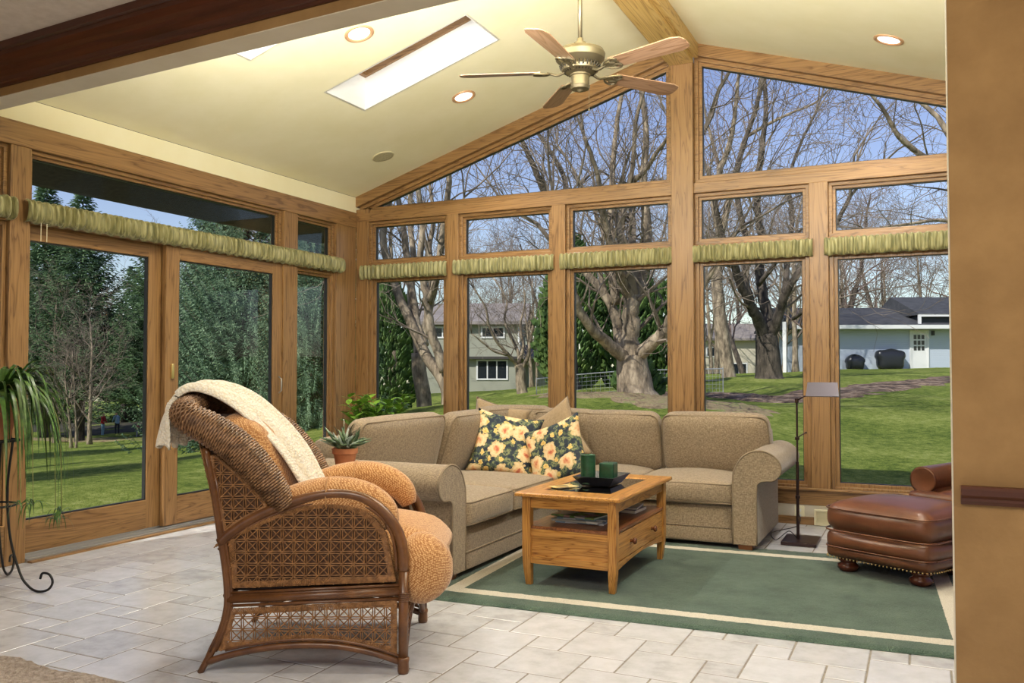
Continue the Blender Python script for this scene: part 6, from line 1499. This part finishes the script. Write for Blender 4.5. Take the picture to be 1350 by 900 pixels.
# chain link fence behind forked tree
t = empty('wire_fence', (0,0,0), label='thin wire garden fence behind the forked tree', cat='fence')
fp_ = [(-8.9,20.2),(-8.05,20.55),(-6.99,21.05),(-6.31,21.37),(-5.4,21.8),(-4.6,22.2)]
M_GALV = flat('galvanised', (.5,.5,.5), .4, .6)
for x, y in fp_[::1]: z = gz(x, y); MB().tube([(x,y,z-.1),(x,y,z+.68)], .022 if x in (-6.99,) else .014, 8).build('post', M_GALV, t)
b = MB(); b.tube([(x, y, gz(x,y)+.64) for x, y in fp_], .016, 6); b.build('top_rail', M_GALV, t)
b = MB()
for (x0, y0), (x1, y1) in zip(fp_, fp_[1:]):
    for k in range(10):
        f = k/10; xa, ya = x0+(x1-x0)*f, y0+(y1-y0)*f; b.tube([(xa,ya,gz(xa,ya)),(xa,ya,gz(xa,ya)+.62)], .003, 3)
    for k in range(6): z = .1*k+.05; b.tube([(x0,y0,gz(x0,y0)+z),(x1,y1,gz(x1,y1)+z)], .003, 3)
b.build('mesh', M_GALV, t)
# patio slab outside the doors
b = MB(); b.rbox((-6.05,4.0,-.17), (.8,1.3,.07), .015, 4); tag(b.build('patio_slab', noisy('concrete', (.5,.48,.45), (.66,.64,.6), 6, .9), smooth=False), 'pale concrete slab outside the left sliding door', 'patio slab')

# ---- small figures far off on the lawn
def skin_person(name, loc, rz, sc, joints, edges, label, cloth, group=None):
    me = bpy.data.meshes.new('body'); me.from_pydata([j[:3] for j in joints], edges, []); 
    o = bpy.data.objects.new('body', me); COL.objects.link(o)
    sk_ = o.modifiers.new('skin', 'SKIN'); 
    for i, j in enumerate(joints): me.skin_vertices[0].data[i].radius = (j[3], j[3]); me.skin_vertices[0].data[i].use_root = (i == 0)
    su = o.modifiers.new('sub', 'SUBSURF'); su.levels = 1; su.render_levels = 1
    dg = bpy.context.evaluated_depsgraph_get(); ev = o.evaluated_get(dg); m2 = bpy.data.meshes.new_from_object(ev); bpy.data.objects.remove(o)
    for m in cloth[0]: m2.materials.append(m)
    fcol = cloth[1]
    for p in m2.polygons: c = p.center; p.material_index = fcol(c); p.use_smooth = True
    r_ = bpy.data.objects.new('body', m2); COL.objects.link(r_)
    t = empty(name, loc, rz, label=label, cat='person'); t.scale = (sc, sc, sc); r_.parent = t
    return t
M_SKIN = flat('skin', (.55,.33,.22), .6); M_RED = flat('red_jacket', (.45,.02,.025), .8); M_LB = flat('light_blue_cloth', (.30,.45,.60), .8); M_DK = flat('dark_trousers', (.02,.025,.04), .8); M_HAIR = flat('brown_hair', (.05,.03,.02), .7); M_PINK = flat('faded_red_cloth', (.45,.12,.12), .8); M_GREYC = flat('grey_cloth', (.35,.35,.38), .8)
def person(label, x, y, rz, H, top, legs, lean=0, arms=0, hair=M_HAIR):
    s_ = H/1.7; lx = lean
    J = [(0,0,.92,.13),(lx*.3,0,1.15,.13),(lx*.7,0,1.38,.13),(lx,0,1.46,.055),(lx*1.2+.01,0,1.56,.09),(lx*1.3,0,1.66,.07),
         (0,.10,.86,.10),(.02,.11,.48,.065),(-.02,.11,.08,.045),(.10,.11,.03,.04),(0,-.10,.86,.10),(.04,-.12,.48,.065),(0,-.12,.08,.045),(.12,-.12,.03,.04),
         (lx*.75,.19,1.36,.06),(lx*.75+.06,.25,1.10,.045),(lx*.75+.20+arms*.15,.22,.95+arms*.25,.03),(lx*.75,-.19,1.36,.06),(lx*.75+.08,-.24,1.10,.045),(lx*.75+.24+arms*.15,-.2,.96+arms*.25,.03)]
    E2 = [(0,1),(1,2),(2,3),(3,4),(4,5),(0,6),(6,7),(7,8),(8,9),(0,10),(10,11),(11,12),(12,13),(2,14),(14,15),(15,16),(2,17),(17,18),(18,19)]
    def fc(c):
        if c.z > 1.60: return 3
        if c.z > 1.45 and abs(c.y) < .13: return 2
        if c.z > .88 and not (abs(c.y) > .16 and c.x > lx*.75+.17): return 0
        if c.z > .88: return 2
        return 1
    return skin_person('person', (x, y, gz(x, y)), rz, s_, J, E2, label, ([top, legs, M_SKIN, hair], fc))
person('person in a red jacket standing beneath the spruces beyond the left lawn', -31.6, 25.9, .4, 1.0, M_RED, M_LB, .05)
person('person in light blue with dark trousers beside the one in red', -31.2, 26.3, 2.9, 1.0, M_LB, M_DK, .12)
person('small child in faded red reaching out at the right of the pair', -29.0, 25.4, .6, .62, M_PINK, M_GREYC, .12, 1.2, M_EXTW)
# ================================================================== LIGHT
w = bpy.data.worlds.new('world'); SC.world = w; w.use_nodes = True; nt = w.node_tree
bg = nt.nodes['Background']; sk = nt.nodes.new('ShaderNodeTexSky'); sk.sky_type = 'NISHITA'
sk.sun_disc = False; sk.sun_elevation = R(42); sk.sun_rotation = R(200); sk.air_density = 1.1; sk.dust_density = .4; sk.ozone_density = 2.2
hs = nt.nodes.new('ShaderNodeHueSaturation'); hs.inputs['Saturation'].default_value = .95; hs.inputs['Hue'].default_value = .525
nt.links.new(sk.outputs[0], hs.inputs['Color']); nt.links.new(hs.outputs[0], bg.inputs['Color']); bg.inputs['Strength'].default_value = .15
def light(name, kind, loc, energy, col=(1,1,1), size=.1, rot=(0,0,0), **kw):
    l = bpy.data.lights.new(name, kind); l.energy = energy; l.color = col
    if kind == 'AREA': l.shape = 'RECTANGLE'; l.size = size; l.size_y = kw.pop('size_y', size)
    elif kind == 'SUN': l.angle = size
    else: l.shadow_soft_size = size
    for k, v in kw.items(): setattr(l, k, v)
    o = bpy.data.objects.new(name, l); COL.objects.link(o); o.location = loc; o.rotation_euler = rot; return o
def aim(a, b): return (Vector(b)-Vector(a)).to_track_quat('-Z','Y').to_euler()
sd = Vector((.30, .93, -.86)).normalized()
light('sun', 'SUN', (0,0,20), 4.6, (1,.95,.86), R(.6), sd.to_track_quat('-Z','Y').to_euler())
for x, y in CANS:
    light('can_lamp', 'SPOT', (x, y, zc(x)-.03), 95, (1,.95,.88), .05, (0,0,0), spot_size=R(130), spot_blend=.6)
# unseen fill lights added: some for the front room, uplights past the header for the vault
light('added_room_fill', 'AREA', (-1.2, .2, 2.7), 80, (1,.9,.76), 1.6, (R(25),0,R(10)), size_y=1.2)  # added fill, no fitting modelled
light('added_room_fill', 'AREA', (1.6, 1.2, 2.75), 30, (1,.86,.66), .8, (R(20),0,0), size_y=.8)
light('added_vault_fill', 'AREA', (-2.5, 3.30, 2.69), 85, (1,.96,.86), 1.7, (R(180-32),0,0), size_y=.12)  # added uplight without a fitting, brightens the sloped ceiling
light('added_vault_fill', 'AREA', (-.5, 3.30, 2.69), 150, (1,.96,.86), 2.4, (R(180-32),0,0), size_y=.12)
